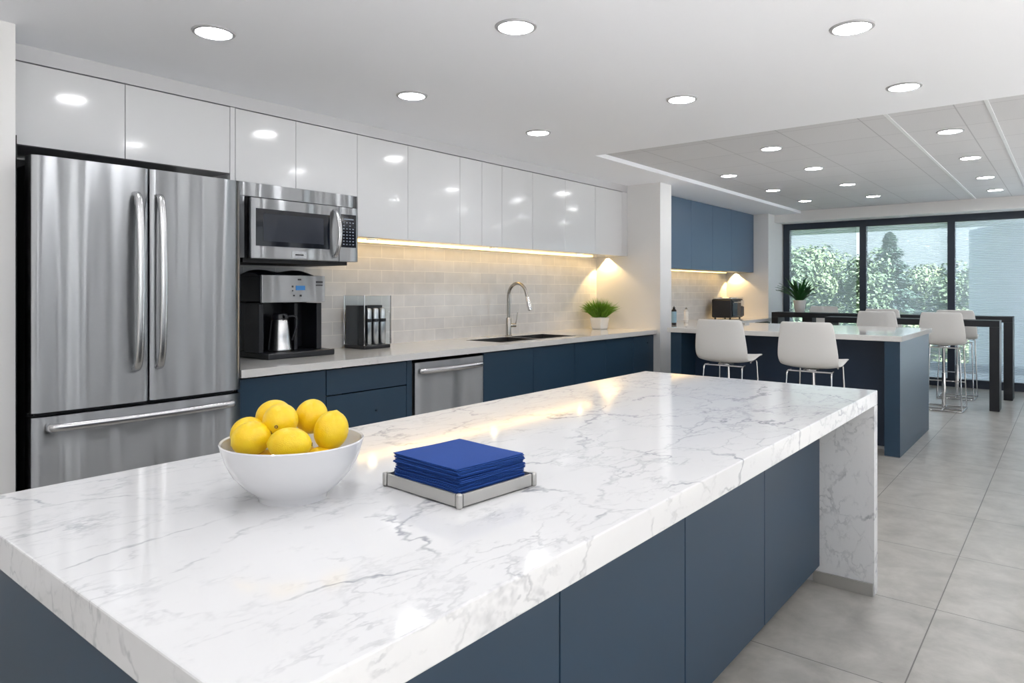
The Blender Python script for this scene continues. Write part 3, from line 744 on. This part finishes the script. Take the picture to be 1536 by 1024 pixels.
# ------------------------------------------------------------------ bowl of lemons
bx, by = .885, 1.343
r = tag(B() and thing('fruit_bowl', (bx, by, IZ), 'round white ceramic bowl holding lemons on the marble island', 'bowl'))
b = B()
pr = [(0, IZ+.004), (.066, IZ+.004), (.068, IZ), (.073, IZ), (.075, IZ+.008), (.082, IZ+.016), (.105, IZ+.034), (.128, IZ+.060), (.143, IZ+.090), (.151, IZ+.118), (.1535, IZ+.127), (.152, IZ+.1295), (.148, IZ+.127), (.145, IZ+.115), (.138, IZ+.088), (.121, IZ+.060), (.098, IZ+.037), (.07, IZ+.022), (0, IZ+.018)]
lathe(b, pr, bx, by, 72, cap=False); obj('bowl_shell', b, M['ceramic'], r, True)
def lemon(x, y, z, ax, rl, rs, label, name='lemon'):
    r_ = thing('lemon', (x, y, z), label, 'lemon', 'lemons in the white bowl')
    b = B(); prof = []; n = 22
    for i in range(n+1):
        t = -1+2*i/n; a = abs(t)
        rr = rs*math.sqrt(max(0, 1-t*t*.985))
        zz = rl*t
        if a > .93: zz += math.copysign((a-.93)/.07*rl*.07, t); rr *= (1-(a-.93)/.07*.75)
        prof.append((rr if 0 < i < n else 0, zz))
    lathe(b, prof, 0, 0, 32, cap=False)
    q = Vector((0, 0, 1)).rotation_difference(Vector(ax).normalized()).to_matrix()
    bmesh.ops.rotate(b, cent=(0, 0, 0), matrix=q, verts=b.verts)
    bmesh.ops.translate(b, vec=(x, y, z), verts=b.verts)
    obj('peel', b, M['lemon'], r_, True)
    b = B(); lathe(b, [(0, rl*1.06), (.0032, rl*1.058), (.0042, rl*1.04), (.004, rl*1.01)], 0, 0, 8, cap=False)
    bmesh.ops.rotate(b, cent=(0, 0, 0), matrix=q, verts=b.verts); bmesh.ops.translate(b, vec=(x, y, z), verts=b.verts)
    obj('stem_scar', b, M['stem'], r_, True)
    return r_
ct, st = .7768, .6298
def dr(d, rr): return (d*ct+rr*st, d*st-rr*ct)
LEM = [  # forward distance, sideways, height, axis(forward, side, up), long radius, short radius
 (1.472, -.556, 1.062, (.2, 1, .3), .041, .0365, 'yellow lemon at the front left of the bowl'),
 (1.548, -.592, 1.058, (1, .3, .1), .040, .036, 'yellow lemon at the far left, mostly behind the front left one'),
 (1.515, -.508, 1.092, (-1, .12, -.12), .041, .0375, 'yellow lemon on top at left showing its dark stem scar'),
 (1.600, -.552, 1.088, (.3, 1, .2), .040, .036, 'yellow lemon at the back left, half hidden by the top one'),
 (1.590, -.462, 1.088, (.7, .2, .9), .040, .0365, 'yellow lemon highest at the back right of the heap'),
 (1.520, -.398, 1.070, (-.35, -.2, -1), .043, .037, 'large yellow lemon at the right side of the bowl'),
 (1.440, -.464, 1.058, (.15, 1, -.05), .044, .034, 'yellow lemon lying sideways at the front centre'),
 (1.530, -.480, 1.018, (.3, .8, 0), .040, .036, 'yellow lemon underneath, glimpsed between the upper ones'),
 (1.500, -.415, 1.005, (1, .2, 0), .038, .034, 'lower yellow lemon glimpsed beside the front centre one'),
 (1.500, -.530, .998, (1, .2, 0), .038, .034, 'lower yellow lemon glimpsed under the front left one')]
for d, rr, z, ax, rl, rs, l in LEM:
    x, y = dr(d, rr); a2 = dr(ax[0], ax[1])
    lemon(x, y, z, (a2[0], a2[1], ax[2]), rl, rs, l)

# ------------------------------------------------------------------ tray and napkins
tr = thing('napkin_tray', (0, 0, 0), 'low square pewter tray under the blue napkins on the marble island', 'tray')
hx, hy = .118, .127
onebox('tray_base', M['tray'], (-hx+.004, hx-.004, -hy+.004, hy-.004, .002, .006), tr)
b = B()
for s in (-1, 1):
    box(b, -hx+.010, hx-.010, s*hy-.003, s*hy+.003, .0035, .030, .001); box(b, s*hx-.003, s*hx+.003, -hy+.010, hy-.010, .0035, .030, .001)
obj('tray_rim', b, M['tray'], tr)
for sx in (-1, 1):
    for sy in (-1, 1):
        b = B(); box(b, sx*hx-.007, sx*hx+.007, sy*hy-.007, sy*hy+.007, 0, .033, .0055, 4); obj('corner_post', b, M['tray'], tr, True)
tr.location = (1.180, 1.115, IZ); tr.rotation_euler = (0, 0, math.radians(-4))
def napkin_mesh(rnd, k):
    wx, wy = .1045, .112; n = 10; b = B()
    th = .00315
    for lay in range(2):
        zc = (lay)*th
        grid = {}
        jx, jy = rnd.uniform(-.0024, .0024), rnd.uniform(-.0024, .0024)
        for i in range(n+1):
            for j in range(n+1):
                x = -wx+2*wx*i/n; y = -wy+2*wy*j/n
                e = max(abs(x)/wx, abs(y)/wy)
                sag = -.0006*(e**6)
                wob = .0006*math.sin(7*i/n+k)*math.cos(5*j/n+k*1.7)*e
                for s in (0, 1):
                    inset = 0 if s == 0 else 0
                    grid[i, j, s] = b.verts.new((x*(1-.004*s)+jx+wob*1.5, y*(1-.004*s)+jy+wob, zc+s*th*.66+sag+wob*.5))
        for i in range(n):
            for j in range(n):
                for s in (0, 1): b.faces.new([grid[i, j, s], grid[i+1, j, s], grid[i+1, j+1, s], grid[i, j+1, s]])
        for i in range(n):
            for (a_, c_) in (((i, 0), (i+1, 0)), ((i, n), (i+1, n)), ((0, i), (0, i+1)), ((n, i), (n, i+1))):
                b.faces.new([grid[a_[0], a_[1], 0], grid[c_[0], c_[1], 0], grid[c_[0], c_[1], 1], grid[a_[0], a_[1], 1]])
    return b
ords = ['lowest', 'second from the bottom', 'third from the bottom', 'fourth from the bottom', 'fifth from the bottom', 'middle', 'fifth from the top', 'fourth from the top', 'third from the top', 'second from the top', 'topmost']
rnd = random.Random(11)
for k in range(11):
    b = napkin_mesh(rnd, k)
    o = obj('napkin', b, M['napkin'], None, True)
    for p in o.data.polygons: p.use_smooth = True
    o.data.set_sharp_from_angle(angle=math.radians(50))
    o.location = (1.180+rnd.uniform(-.0022, .0022), 1.115+rnd.uniform(-.0022, .0022), IZ+.0078+k*.00655)
    o.rotation_euler = (0, 0, math.radians(-4+rnd.uniform(-1.0, 1.0)))
    md = o.modifiers.new('bevel', 'BEVEL'); md.width = .0009; md.segments = 2; md.limit_method = 'ANGLE'; md.angle_limit = math.radians(50)
    tag(o, 'folded royal blue cloth napkin, %s of the stack on the tray' % ords[k], 'napkin', 'folded blue napkins stacked on the tray')

# ------------------------------------------------------------------ second island
JX0, JX1, JY0, JY1, JZ = 6.33, 7.86, 1.07, 3.14, 1.0
tag(onebox('countertop', M['quartz'], (JX0, JX1, JY0, JY1, JZ-.045, JZ), bev=.003, base=(7.1, 2.1, JZ-.045)), 'pale quartz worktop of the far breakfast island, in front of the bar stools', 'countertop')
r = thing('kitchen_island', (7.1, 2.1, 0), 'far navy blue breakfast island with square end panels behind two white stools', 'island')
onebox('end_panel', M['blue'], (JX0+.04, JX1-.03, JY0+.02, JY0+.135, .008, JZ-.046), r)
onebox('end_panel', M['blue'], (JX0+.04, JX1-.03, JY1-.135, JY1-.02, .008, JZ-.046), r)
onebox('back_panel', M['navy'], (JX0+.36, JX1-.04, JY0+.136, JY1-.136, .02, JZ-.046), r)
b = B(); box(b, JX0+.045, JX1-.035, JY0+.025, JY0+.13, 0, .0075); box(b, JX0+.045, JX1-.035, JY1-.13, JY1-.025, 0, .0075); box(b, JX0+.37, JX1-.05, JY0+.14, JY1-.14, 0, .0195)
obj('plinth', b, M['steel_s'], r)
tag(onebox('tray', M['tray'], (7.42, 7.56, 2.76, 2.86, JZ, JZ+.016), bev=.004, base=(7.49, 2.81, JZ)), 'small flat grey tray on the far island worktop', 'tray')

# ------------------------------------------------------------------ second alcove
for i, (a, c) in enumerate(zip([7.205, 7.98, 8.564, 9.26, 9.94], [7.98, 8.564, 9.26, 9.94, 10.857])):
    wall_cab(a, c, [], 1.648, 2.557, ['mid blue wall cabinet half hidden behind the white pier', 'mid blue wall cabinet nearest the white pier', 'mid blue wall cabinet, second from the white pier', 'mid blue wall cabinet, third from the white pier', 'mid blue wall cabinet at the window end'][i], y=3.90, m=M['blueup'], body=M['bluebody'], group='mid blue wall cabinets in the far alcove')
tag(onebox('countertop', M['quartz'], (7.203, 10.857, 3.60, YW-.009, .895, .94), base=(9, 4, .895)), 'pale quartz worktop in the far alcove under the blue wall cabinets', 'countertop')
for i, a in enumerate([7.205, 8.12, 9.03, 9.94]):
    base_cab(a, a+.912, [], ['blue base cabinet in the far alcove, beside the pier', 'blue base cabinet in the far alcove, second from pier', 'blue base cabinet in the far alcove, third from pier', 'blue base cabinet in the far alcove, at the window end'][i], y=3.64, group='far alcove base cabinets')
# bottles
def bottle(cx, cy, z, H, w, m1, m2, label):
    r = thing('bottle', (cx, cy, z), label, 'bottle')
    b = B(); lathe(b, [(w*.9, z), (w, z+.005), (w, z+H*.78), (w*.55, z+H*.84), (w*.4, z+H*.86)], cx, cy, 24); obj('bottle_body', b, m1, r, True)
    b = B(); lathe(b, [(w*.45, z+H*.861), (w*.5, z+H*.87), (w*.5, z+H*.93), (w*.15, z+H*.94), (w*.15, z+H)], cx, cy, 20); obj('cap', b, m2, r, True)
    b = B(); lathe(b, [(w*1.01, z+H*.12), (w*1.02, z+H*.13), (w*1.02, z+H*.7), (w*1.01, z+H*.71)], cx, cy, 24, cap=False)
    return r, b
r, b = bottle(7.93, 3.84, .94, .235, .031, M['black'], M['blackm'], 'dark bottle with a pale blue label on the alcove counter beside the pier'); obj('label_band', b, M['bottleblue'], r, True)
r, b = bottle(8.75, 4.06, .94, .20, .030, M['ceramic'], M['nickel'], 'white soap bottle on the alcove counter against the tiles'); obj('label_band', b, M['pot'], r, True)
# toaster
r = thing('toaster_oven', (10.28, 4.05, .94), 'black and chrome countertop toaster in the corner of the far alcove', 'toaster')
onebox('body', M['black'], (10.02, 10.50, 3.93, 4.24, .955, 1.235), r, bev=.02)
onebox('top_plate', M['chrome'], (10.03, 10.49, 3.925, 4.23, 1.236, 1.262), r, bev=.008)
onebox('door', M['screen'], (10.04, 10.36, 3.915, 3.929, .975, 1.215), r, bev=.004)
onebox('control_panel', M['chrome'], (10.372, 10.49, 3.915, 3.929, 1.13, 1.215), r, bev=.003)
onebox('side_grille', M['frame'], (10.372, 10.49, 3.915, 3.929, .975, 1.12), r, bev=.003)
b = B(); tube(b, fillet([(10.07, 3.913, 1.19), (10.07, 3.895, 1.19), (10.33, 3.895, 1.19), (10.33, 3.913, 1.19)], .01), .006, 10); obj('handle', b, M['chrome'], r, True)
b = B()
for x in (10.07, 10.45):
    for y in (3.97, 4.2): lathe(b, [(.014, .94), (.014, .9545)], x, y, 12)
obj('foot', b, M['blackm'], r)

# ------------------------------------------------------------------ warm strips and puck lights
def strip(x0, x1, y, z, label):
    r = thing('light_strip', ((x0+x1)/2, y, z), label, 'light', 'warm strip lights under the wall cabinets')
    onebox('channel', M['steel_s'], (x0, x1, y, y+.016, z-.006, z), r)
    onebox('diffuser', M['warm'], (x0, x1, y-.095, y-.001, z-.009, z-.001), r)
strip(3.13, 6.62, 4.29, UB-.001, 'long warm glowing strip under the white wall cabinets')
strip(7.25, 10.5, 4.29, 1.647, 'warm glowing strip under the far blue wall cabinets')
for x, y, z, l in ((3.35, 4.06, UB, 'small round warm puck light under the cabinet beside the microwave'), (4.75, 4.06, UB, 'small round warm puck light under the cabinet left of the faucet'),
                 (6.15, 4.06, UB, 'small round warm puck light under the cabinet near the grass plant')):
    r = thing('puck_light', (x, y, z), l, 'light', 'puck lights under the white cabinets')
    b = B(); lathe(b, [(.042, z-.001), (.042, z-.008), (.034, z-.010)], x, y, 24, cap=False); obj('bezel', b, M['trimring'], r, True)
    b = B(); lathe(b, [(0, z-.0095), (.033, z-.0095)], x, y, 24, cap=False); obj('diffuser', b, M['warm2'], r)
def spot(name, loc, tgt, power, ang, col=(1, .66, .28), size=.012, blend=.15, label=''):
    r = thing('spot_lamp', loc, label, 'light')
    b = B(); lathe(b, [(.022, loc[2]+.008), (.022, loc[2]+.004), (.018, loc[2]+.002)], loc[0], loc[1], 20, cap=False); obj('bezel', b, M['trimring'], r, True)
    L_ = bpy.data.lights.new(name, 'SPOT'); L_.energy = power; L_.spot_size = math.radians(ang); L_.spot_blend = blend; L_.color = col; L_.shadow_soft_size = size
    o = bpy.data.objects.new('spot_beam', L_); C.objects.link(o); o.parent = r
    o.rotation_euler = (Vector(tgt)-Vector(loc)).to_track_quat('-Z', 'Y').to_euler()
spot('corner_spot', (6.905, 4.19, UB-.008), (6.93, 4.12, .9), 15, 105, label='warm corner spot under the last white cabinet beside the pier')
spot('alcove_spot', (10.835, 4.19, 1.640), (10.86, 4.12, .9), 18, 105, label='warm corner spot under the last far blue cabinet')

# ------------------------------------------------------------------ bar tables
def bar_table(x0, x1, y0, y1, z, label, mid=None):
    r = thing('bar_table', ((x0+x1)/2, (y0+y1)/2, 0), label, 'table', 'long black bar tables by the windows')
    onebox('tabletop', M['tblack'], (x0, x1, y0, y1, z-.072, z), r, bev=.003)
    for a, c in ((y0, y0+.095), (y1-.095, y1)):
        b = B(); box(b, x0+.0, x1, a, c, 0, z-.0725, .003)
        obj('leg', b, M['tblack'], r)
    if mid:
        onebox('leg', M['tblack'], (x0+.05, x1-.05, mid-.07, mid+.07, 0, z-.0725), r, bev=.003)
bar_table(9.50, 9.80, .635, 2.49, 1.026, 'nearer long black bar table, in front of the other one')
bar_table(10.55, 10.86, .57, 3.52, 1.04, 'farther long black bar table against the windows holding the plant', mid=3.02)

# ------------------------------------------------------------------ bar stools
def make_stool(label):
    r = thing('bar_stool', (0, 0, 0), label, 'stool', 'white bar stools with chrome legs')
    prof = [(.288, .775), (.278, .790), (.225, .794), (.10, .772), (0, .755), (-.08, .746), (-.135, .753), (-.172, .774), (-.197, .815), (-.212, .875), (-.222, .955), (-.232, 1.05), (-.243, 1.125)]
    wid = [.195, .207, .216, .219, .221, .222, .224, .228, .234, .233, .224, .211, .198]
    b = B(); n = 12; rows = []
    for (x, z), w in zip(prof, wid):
        row = []
        for j in range(n+1):
            u = -1+2*j/n; cu = abs(u)**3
            tt = 0 if x > -.1 else min(1, (-.1-x)/.11)
            # seat edges roll slightly up, back edges curl forward
            row.append(b.verts.new((x+.035*cu*tt, w*u, z+.010*cu*(1-tt)+.014*cu*(1 if -.2 < x < -.05 else 0))))
        rows.append(row)
    for p, q in zip(rows, rows[1:]):
        for j in range(n): b.faces.new((p[j], p[j+1], q[j+1], q[j]))
    s = obj('seat_shell', b, M['stool'], r, True)
    for p in s.data.polygons: p.use_smooth = True
    md = s.modifiers.new('thick', 'SOLIDIFY'); md.thickness = .012; md.offset = 0
    md = s.modifiers.new('sub', 'SUBSURF'); md.levels = 1; md.render_levels = 2
    for sy in (-1, 1):
        for xt, xb in ((.22, .262), (-.13, -.195)):
            b = B()
            tube(b, fillet([(xt*.4, sy*.165, .717+(.02 if xt > 0 else 0)), (xt, sy*.170, .717+(.045 if xt > 0 else 0)), (xb, sy*.195, .012)], .035), .0075, 10)
            obj('leg', b, M['chrome'], r, True)
    b = B()
    tube(b, fillet([(-.115, -.168, .718), (-.115, .168, .718)], .02), .007, 8); tube(b, [(.205, -.168, .756), (.205, .168, .756)], .007, 8)
    box(b, -.11, .13, -.05, .05, .717, .736, .003)
    obj('seat_support', b, M['chrome'], r, True)
    b = B(); lathe(b, [(.021, .012), (.021, .42), (.0165, .425), (.0165, .716)], 0, 0, 20); obj('column', b, M['chrome'], r, True)
    b = B()
    loop = fillet([(0, -.2, .009), (.266, -.2, .009), (.266, .2, .009), (-.2, .2, .009), (-.2, -.2, .009), (0, -.2, .009)], .03)
    tube(b, loop, .008, 10); tube(b, [(-.2, 0, .009), (.266, 0, .009)], .008, 10); tube(b, [(0, -.2, .009), (0, .2, .009)], .008, 10)
    obj('base_frame', b, M['chrome'], r, True)
    b = B(); tube(b, fillet([(.25, -.187, .30), (.25, .187, .30)], .01), .007, 10); obj('footrest', b, M['chrome'], r, True)
    return r
st0 = make_stool('white bar stool at the far island, left of the near pair, beside the pier')
st0.location = (5.95, 2.36, 0)
for x, y, rz, l in [
    (5.95, 1.645, 0, 'white bar stool at the far island, right of the near pair, mid-photo'),
    (9.33, 1.15, 0, 'white bar stool at the nearer bar table, at right beside the island end'),
    (9.33, 1.81, 0, 'white bar stool at the nearer bar table, behind the middle of the far island'),
    (10.42, 1.14, 0, 'white bar stool between the two bar tables, mostly hidden behind the right one'),
    (10.42, 1.96, 0, 'white bar stool between the two bar tables, only its top rim showing at left'),
    (11.12, 2.98, PI, 'white bar stool on the window side of the farther bar table near the plant')]:
    c = copy_tree(st0, (x, y, 0), rz, l)

# ------------------------------------------------------------------ sheer roller screens
for i in range(4):
    y1, y0 = edges[i], edges[i+1]; w = .047 if i else .10
    r = thing('roller_blind', (XW-.03, (y0+y1)/2, 2.4), 'sheer pale roller blind drawn down the %s window bay' % ['first (left)', 'second', 'third', 'rightmost'][i], 'blind', 'sheer roller blinds on the glazed wall')
    b = B(); box(b, XW-.0065, XW-.006, y0+w*.9, y1-w*.95, .12, 2.33); obj('fabric', b, M['screenfab'], r)
    b = B(); tube(b, [(XW-.013, y0+.05, .112), (XW-.013, y1-w, .112)], .006, 8); obj('bottom_bar', b, M['frame'], r, True)

# ------------------------------------------------------------------ outside
tag(onebox('terrace', M['terrace'], (11.72, 14.0, -8, 8, -.14, -.02)), kind='structure')
tag(onebox('kerb', M['kerb'], (14.0, 14.3, -8, 8, -.15, .10)), kind='structure')
b = B(); box(b, 11.72, 16.7, -4, 9, 2.64, 2.95); tag(obj('canopy', b, M['render']), kind='structure')
b = B(); lathe(b, [(2.1, -3), (2.1, 2.64)], 18.1, -.35, 96); tag(obj('building_column', b, M['render'], None, True, base=(18.1, -.35, -3)), 'huge smooth white round column outside behind the right window', 'column')
tag(onebox('bounce_plaza', M['bounce_plaza'], (-25, 35, -30, -3.52, -.3, -.06)), kind='structure')  # unseen paving added to bounce sunlight up to the ceiling
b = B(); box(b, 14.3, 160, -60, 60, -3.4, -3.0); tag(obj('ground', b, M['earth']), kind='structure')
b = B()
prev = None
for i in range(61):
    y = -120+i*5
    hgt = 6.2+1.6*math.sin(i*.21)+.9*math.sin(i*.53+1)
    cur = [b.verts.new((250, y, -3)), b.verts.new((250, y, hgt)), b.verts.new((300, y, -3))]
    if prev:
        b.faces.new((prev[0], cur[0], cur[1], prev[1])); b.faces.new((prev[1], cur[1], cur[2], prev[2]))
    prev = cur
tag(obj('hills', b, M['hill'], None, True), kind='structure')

def crown(b, cx, cy, cz, rx, rz, n, leaf, rnd, blobs=14):
    cs = []
    for i in range(blobs):
        v = Vector((rnd.gauss(0, 1), rnd.gauss(0, 1), rnd.gauss(0, 1))).normalized()*rnd.uniform(.25, .75)
        cs.append((Vector((cx+v.x*rx, cy+v.y*rx, cz+v.z*rz)), rnd.uniform(.32, .55)*rx))
    for i in range(n):
        c, R = cs[rnd.randrange(blobs)]
        v = Vector((rnd.gauss(0, 1), rnd.gauss(0, 1), rnd.gauss(0, 1))).normalized()
        p = c+v*R*rnd.uniform(.75, 1.08)
        nrm = (v+Vector((rnd.uniform(-.7, .7), rnd.uniform(-.7, .7), rnd.uniform(-.4, .8)))).normalized()
        u = nrm.cross(Vector((rnd.uniform(-1, 1), rnd.uniform(-1, 1), rnd.uniform(-1, 1)))).normalized(); w = nrm.cross(u)
        l = leaf*rnd.uniform(.6, 1.3)
        b.faces.new([b.verts.new(p+u*l), b.verts.new(p+w*l*.6), b.verts.new(p-u*l), b.verts.new(p-w*l*.6)])
def tree(x, y, top, rx, m, label, seed, base=-3.0, cat='tree', n=5200, grp='trees beyond the terrace', leaf=.11):
    rnd = random.Random(seed)
    r = thing('tree' if cat == 'tree' else 'shrub', (x, y, base), label, cat, grp)
    h_ = top-base
    b = B(); tube(b, [(x, y, base), (x+.1, y, base+h_*.3), (x, y+.1, base+h_*.75)], [rx*.07, rx*.05, rx*.02], 8)
    for k in range(5):
        a = rnd.uniform(0, 2*PI); z_ = base+h_*rnd.uniform(.3, .6)
        tube(b, [(x, y, z_), (x+math.cos(a)*rx*.5, y+math.sin(a)*rx*.5, z_+h_*.2)], [rx*.03, rx*.01], 6)
    obj('trunk', b, M['bark'], r, True)
    b = B(); crown(b, x, y, base+h_*.56, rx, h_*.44, n, leaf, rnd, 22); obj('foliage', b, m, r, flip=False)['kind'] = 'stuff'
def conifer(x, y, top, label, base=-3.0):
    rnd = random.Random(4); r = thing('conifer_tree', (x, y, base), label, 'tree', 'trees beyond the terrace')
    b = B(); tube(b, [(x, y, base), (x, y, top-.1)], [.16, .02], 8); obj('trunk', b, M['bark'], r, True)
    b = B(); h_ = top-base
    for i in range(13000):
        t = rnd.random()**.8; z = base+h_*(.1+.9*t); tier = .75+.25*math.sin(t*60)
        R = (1-t)**.75*2.5*tier*rnd.uniform(.35, 1.05)+.05; a = rnd.uniform(0, 2*PI)
        p = Vector((x+R*math.cos(a), y+R*math.sin(a), z-R*.25))
        u = Vector((math.cos(a), math.sin(a), rnd.uniform(-.5, .1))).normalized(); w = Vector((-math.sin(a), math.cos(a), rnd.uniform(-.4, .4))).normalized()
        l = .13*rnd.uniform(.6, 1.3)
        b.faces.new([b.verts.new(p+u*l), b.verts.new(p+w*l*.5), b.verts.new(p-u*l), b.verts.new(p-w*l*.5)])
    obj('foliage', b, M['tree_c'], r, flip=False)['kind'] = 'stuff'
TR = [ # forward, X/d, Y/d
 (34, 1.030, .316, 3.4, 1.7, 'tree_b', 'mid green tree at the far left of the window view'),
 (33, 1.050, .292, 3.9, 1.5, 'tree_a', 'tall pale green tree above the potted plant'),
 (36, 1.075, .262, 3.3, 1.9, 'tree_a', 'broad pale green tree in the left window'),
 (37, 1.096, .236, 3.5, 1.8, 'tree_b', 'airy green tree beside the first mullion'),
 (36, 1.146, .172, 2.7, 1.8, 'tree_a', 'rounded pale tree right of the conifer'),
 (34, 1.166, .150, 2.4, 1.7, 'tree_d', 'yellow green tree in the middle window at right'),
 (38, 1.185, .126, 2.7, 2.0, 'tree_b', 'green tree seen between the second mullion and the white column'),
 (36, 1.206, .100, 2.6, 1.9, 'tree_a', 'pale tree at the left edge of the white column')]
for i, (d, kx, ky, top, rx, m, l) in enumerate(TR):
    f_ = (.92, 1.06, 1.22)[i % 3]; d *= f_; top = 1.38+(top+(0 if i in (1,) else .9)-1.38)*f_; rx *= f_*.95
    tree(d*kx, d*ky, top, rx, M[m], l, 20+i)
conifer(36*1.121, 36*.205, 4.35, 'tall dark spruce standing above the other trees in the middle window')
SH = [(24, 1.034, .312, .5, 1.2, 'tree_b'), (25, 1.062, .279, .9, 1.4, 'tree_b'), (24, 1.083, .251, .4, 1.2, 'tree_c'), (25, 1.105, .224, .7, 1.3, 'tree_b'), (24, 1.128, .196, .9, 1.3, 'tree_d'),
      (25, 1.150, .170, .5, 1.3, 'tree_b'), (24, 1.172, .142, .6, 1.2, 'tree_d'), (25, 1.19, .118, .9, 1.3, 'tree_d')]
SL = ['low green bush at the far left of the hedge line', 'low green bush right of the potted plant', 'dark bush left of the first mullion', 'green bush just right of the first mullion', 'yellow green bush below the spruce', 'green bush below the rounded pale tree', 'bright bush left of the second mullion', 'bright bush right of the second mullion']
for i, (d, kx, ky, top, rx, m) in enumerate(SH):
    f_ = (.9, 1.1)[i % 2]; d *= f_; top = 1.38+(top-1.38)*f_; rx *= f_*.85
    tree(d*kx, d*ky, top, rx, M[m], SL[i], 60+i, cat='shrub', n=4500, grp='bushes below the terrace', leaf=.075)

# ------------------------------------------------------------------ sky and sun
w = bpy.data.worlds.new('sky'); S.world = w; w.use_nodes = True
N = w.node_tree.nodes; L = w.node_tree.links; bg = N['Background']
tc = N.new('ShaderNodeTexCoord'); sp = N.new('ShaderNodeSeparateXYZ'); L.new(tc.outputs['Generated'], sp.inputs[0])
cr = N.new('ShaderNodeValToRGB'); mr = N.new('ShaderNodeMapRange'); mr.inputs[1].default_value = -.3; mr.inputs[2].default_value = .8
L.new(sp.outputs[2], mr.inputs[0]); L.new(mr.outputs[0], cr.inputs[0])
e = cr.color_ramp.elements
e[0].position = 0; e[0].color = (.55, .60, .62, 1); e[1].position = 1; e[1].color = (.42, .62, .95, 1)
k = e.new(.27); k.color = (.70, .78, .82, 1); k = e.new(.33); k.color = (.88, .96, 1, 1)
L.new(cr.outputs[0], bg.inputs[0]); bg.inputs[1].default_value = 0.88
sl = bpy.data.lights.new('sun', 'SUN'); sl.energy = 33; sl.angle = math.radians(3); sl.color = (1, .985, .97)
so = bpy.data.objects.new('sun', sl); C.objects.link(so); so.rotation_euler = Vector((-.25, -1, .9)).to_track_quat('Z', 'Y').to_euler()

# ------------------------------------------------------------------ camera
cam = bpy.data.cameras.new('camera'); co = bpy.data.objects.new('camera', cam); C.objects.link(co)
co.location = (0, 0, 1.38); co.rotation_euler = (math.radians(90), 0, math.radians(39.04-90))
cam.sensor_width = 36; cam.lens = 36*1036/1536; cam.shift_y = -78/1536
cam.clip_end = 1000
S.camera = co
S.view_settings.view_transform = 'Standard'; S.view_settings.look = 'None'; S.view_settings.gamma = 1
S.view_settings.exposure = 0.74
S.view_settings.use_curve_mapping = False
S.cycles.max_bounces = 10; S.cycles.diffuse_bounces = 6; S.cycles.glossy_bounces = 5; S.cycles.transparent_max_bounces = 16
S.cycles.sample_clamp_indirect = 6
S.cycles.caustics_reflective = False; S.cycles.caustics_refractive = False
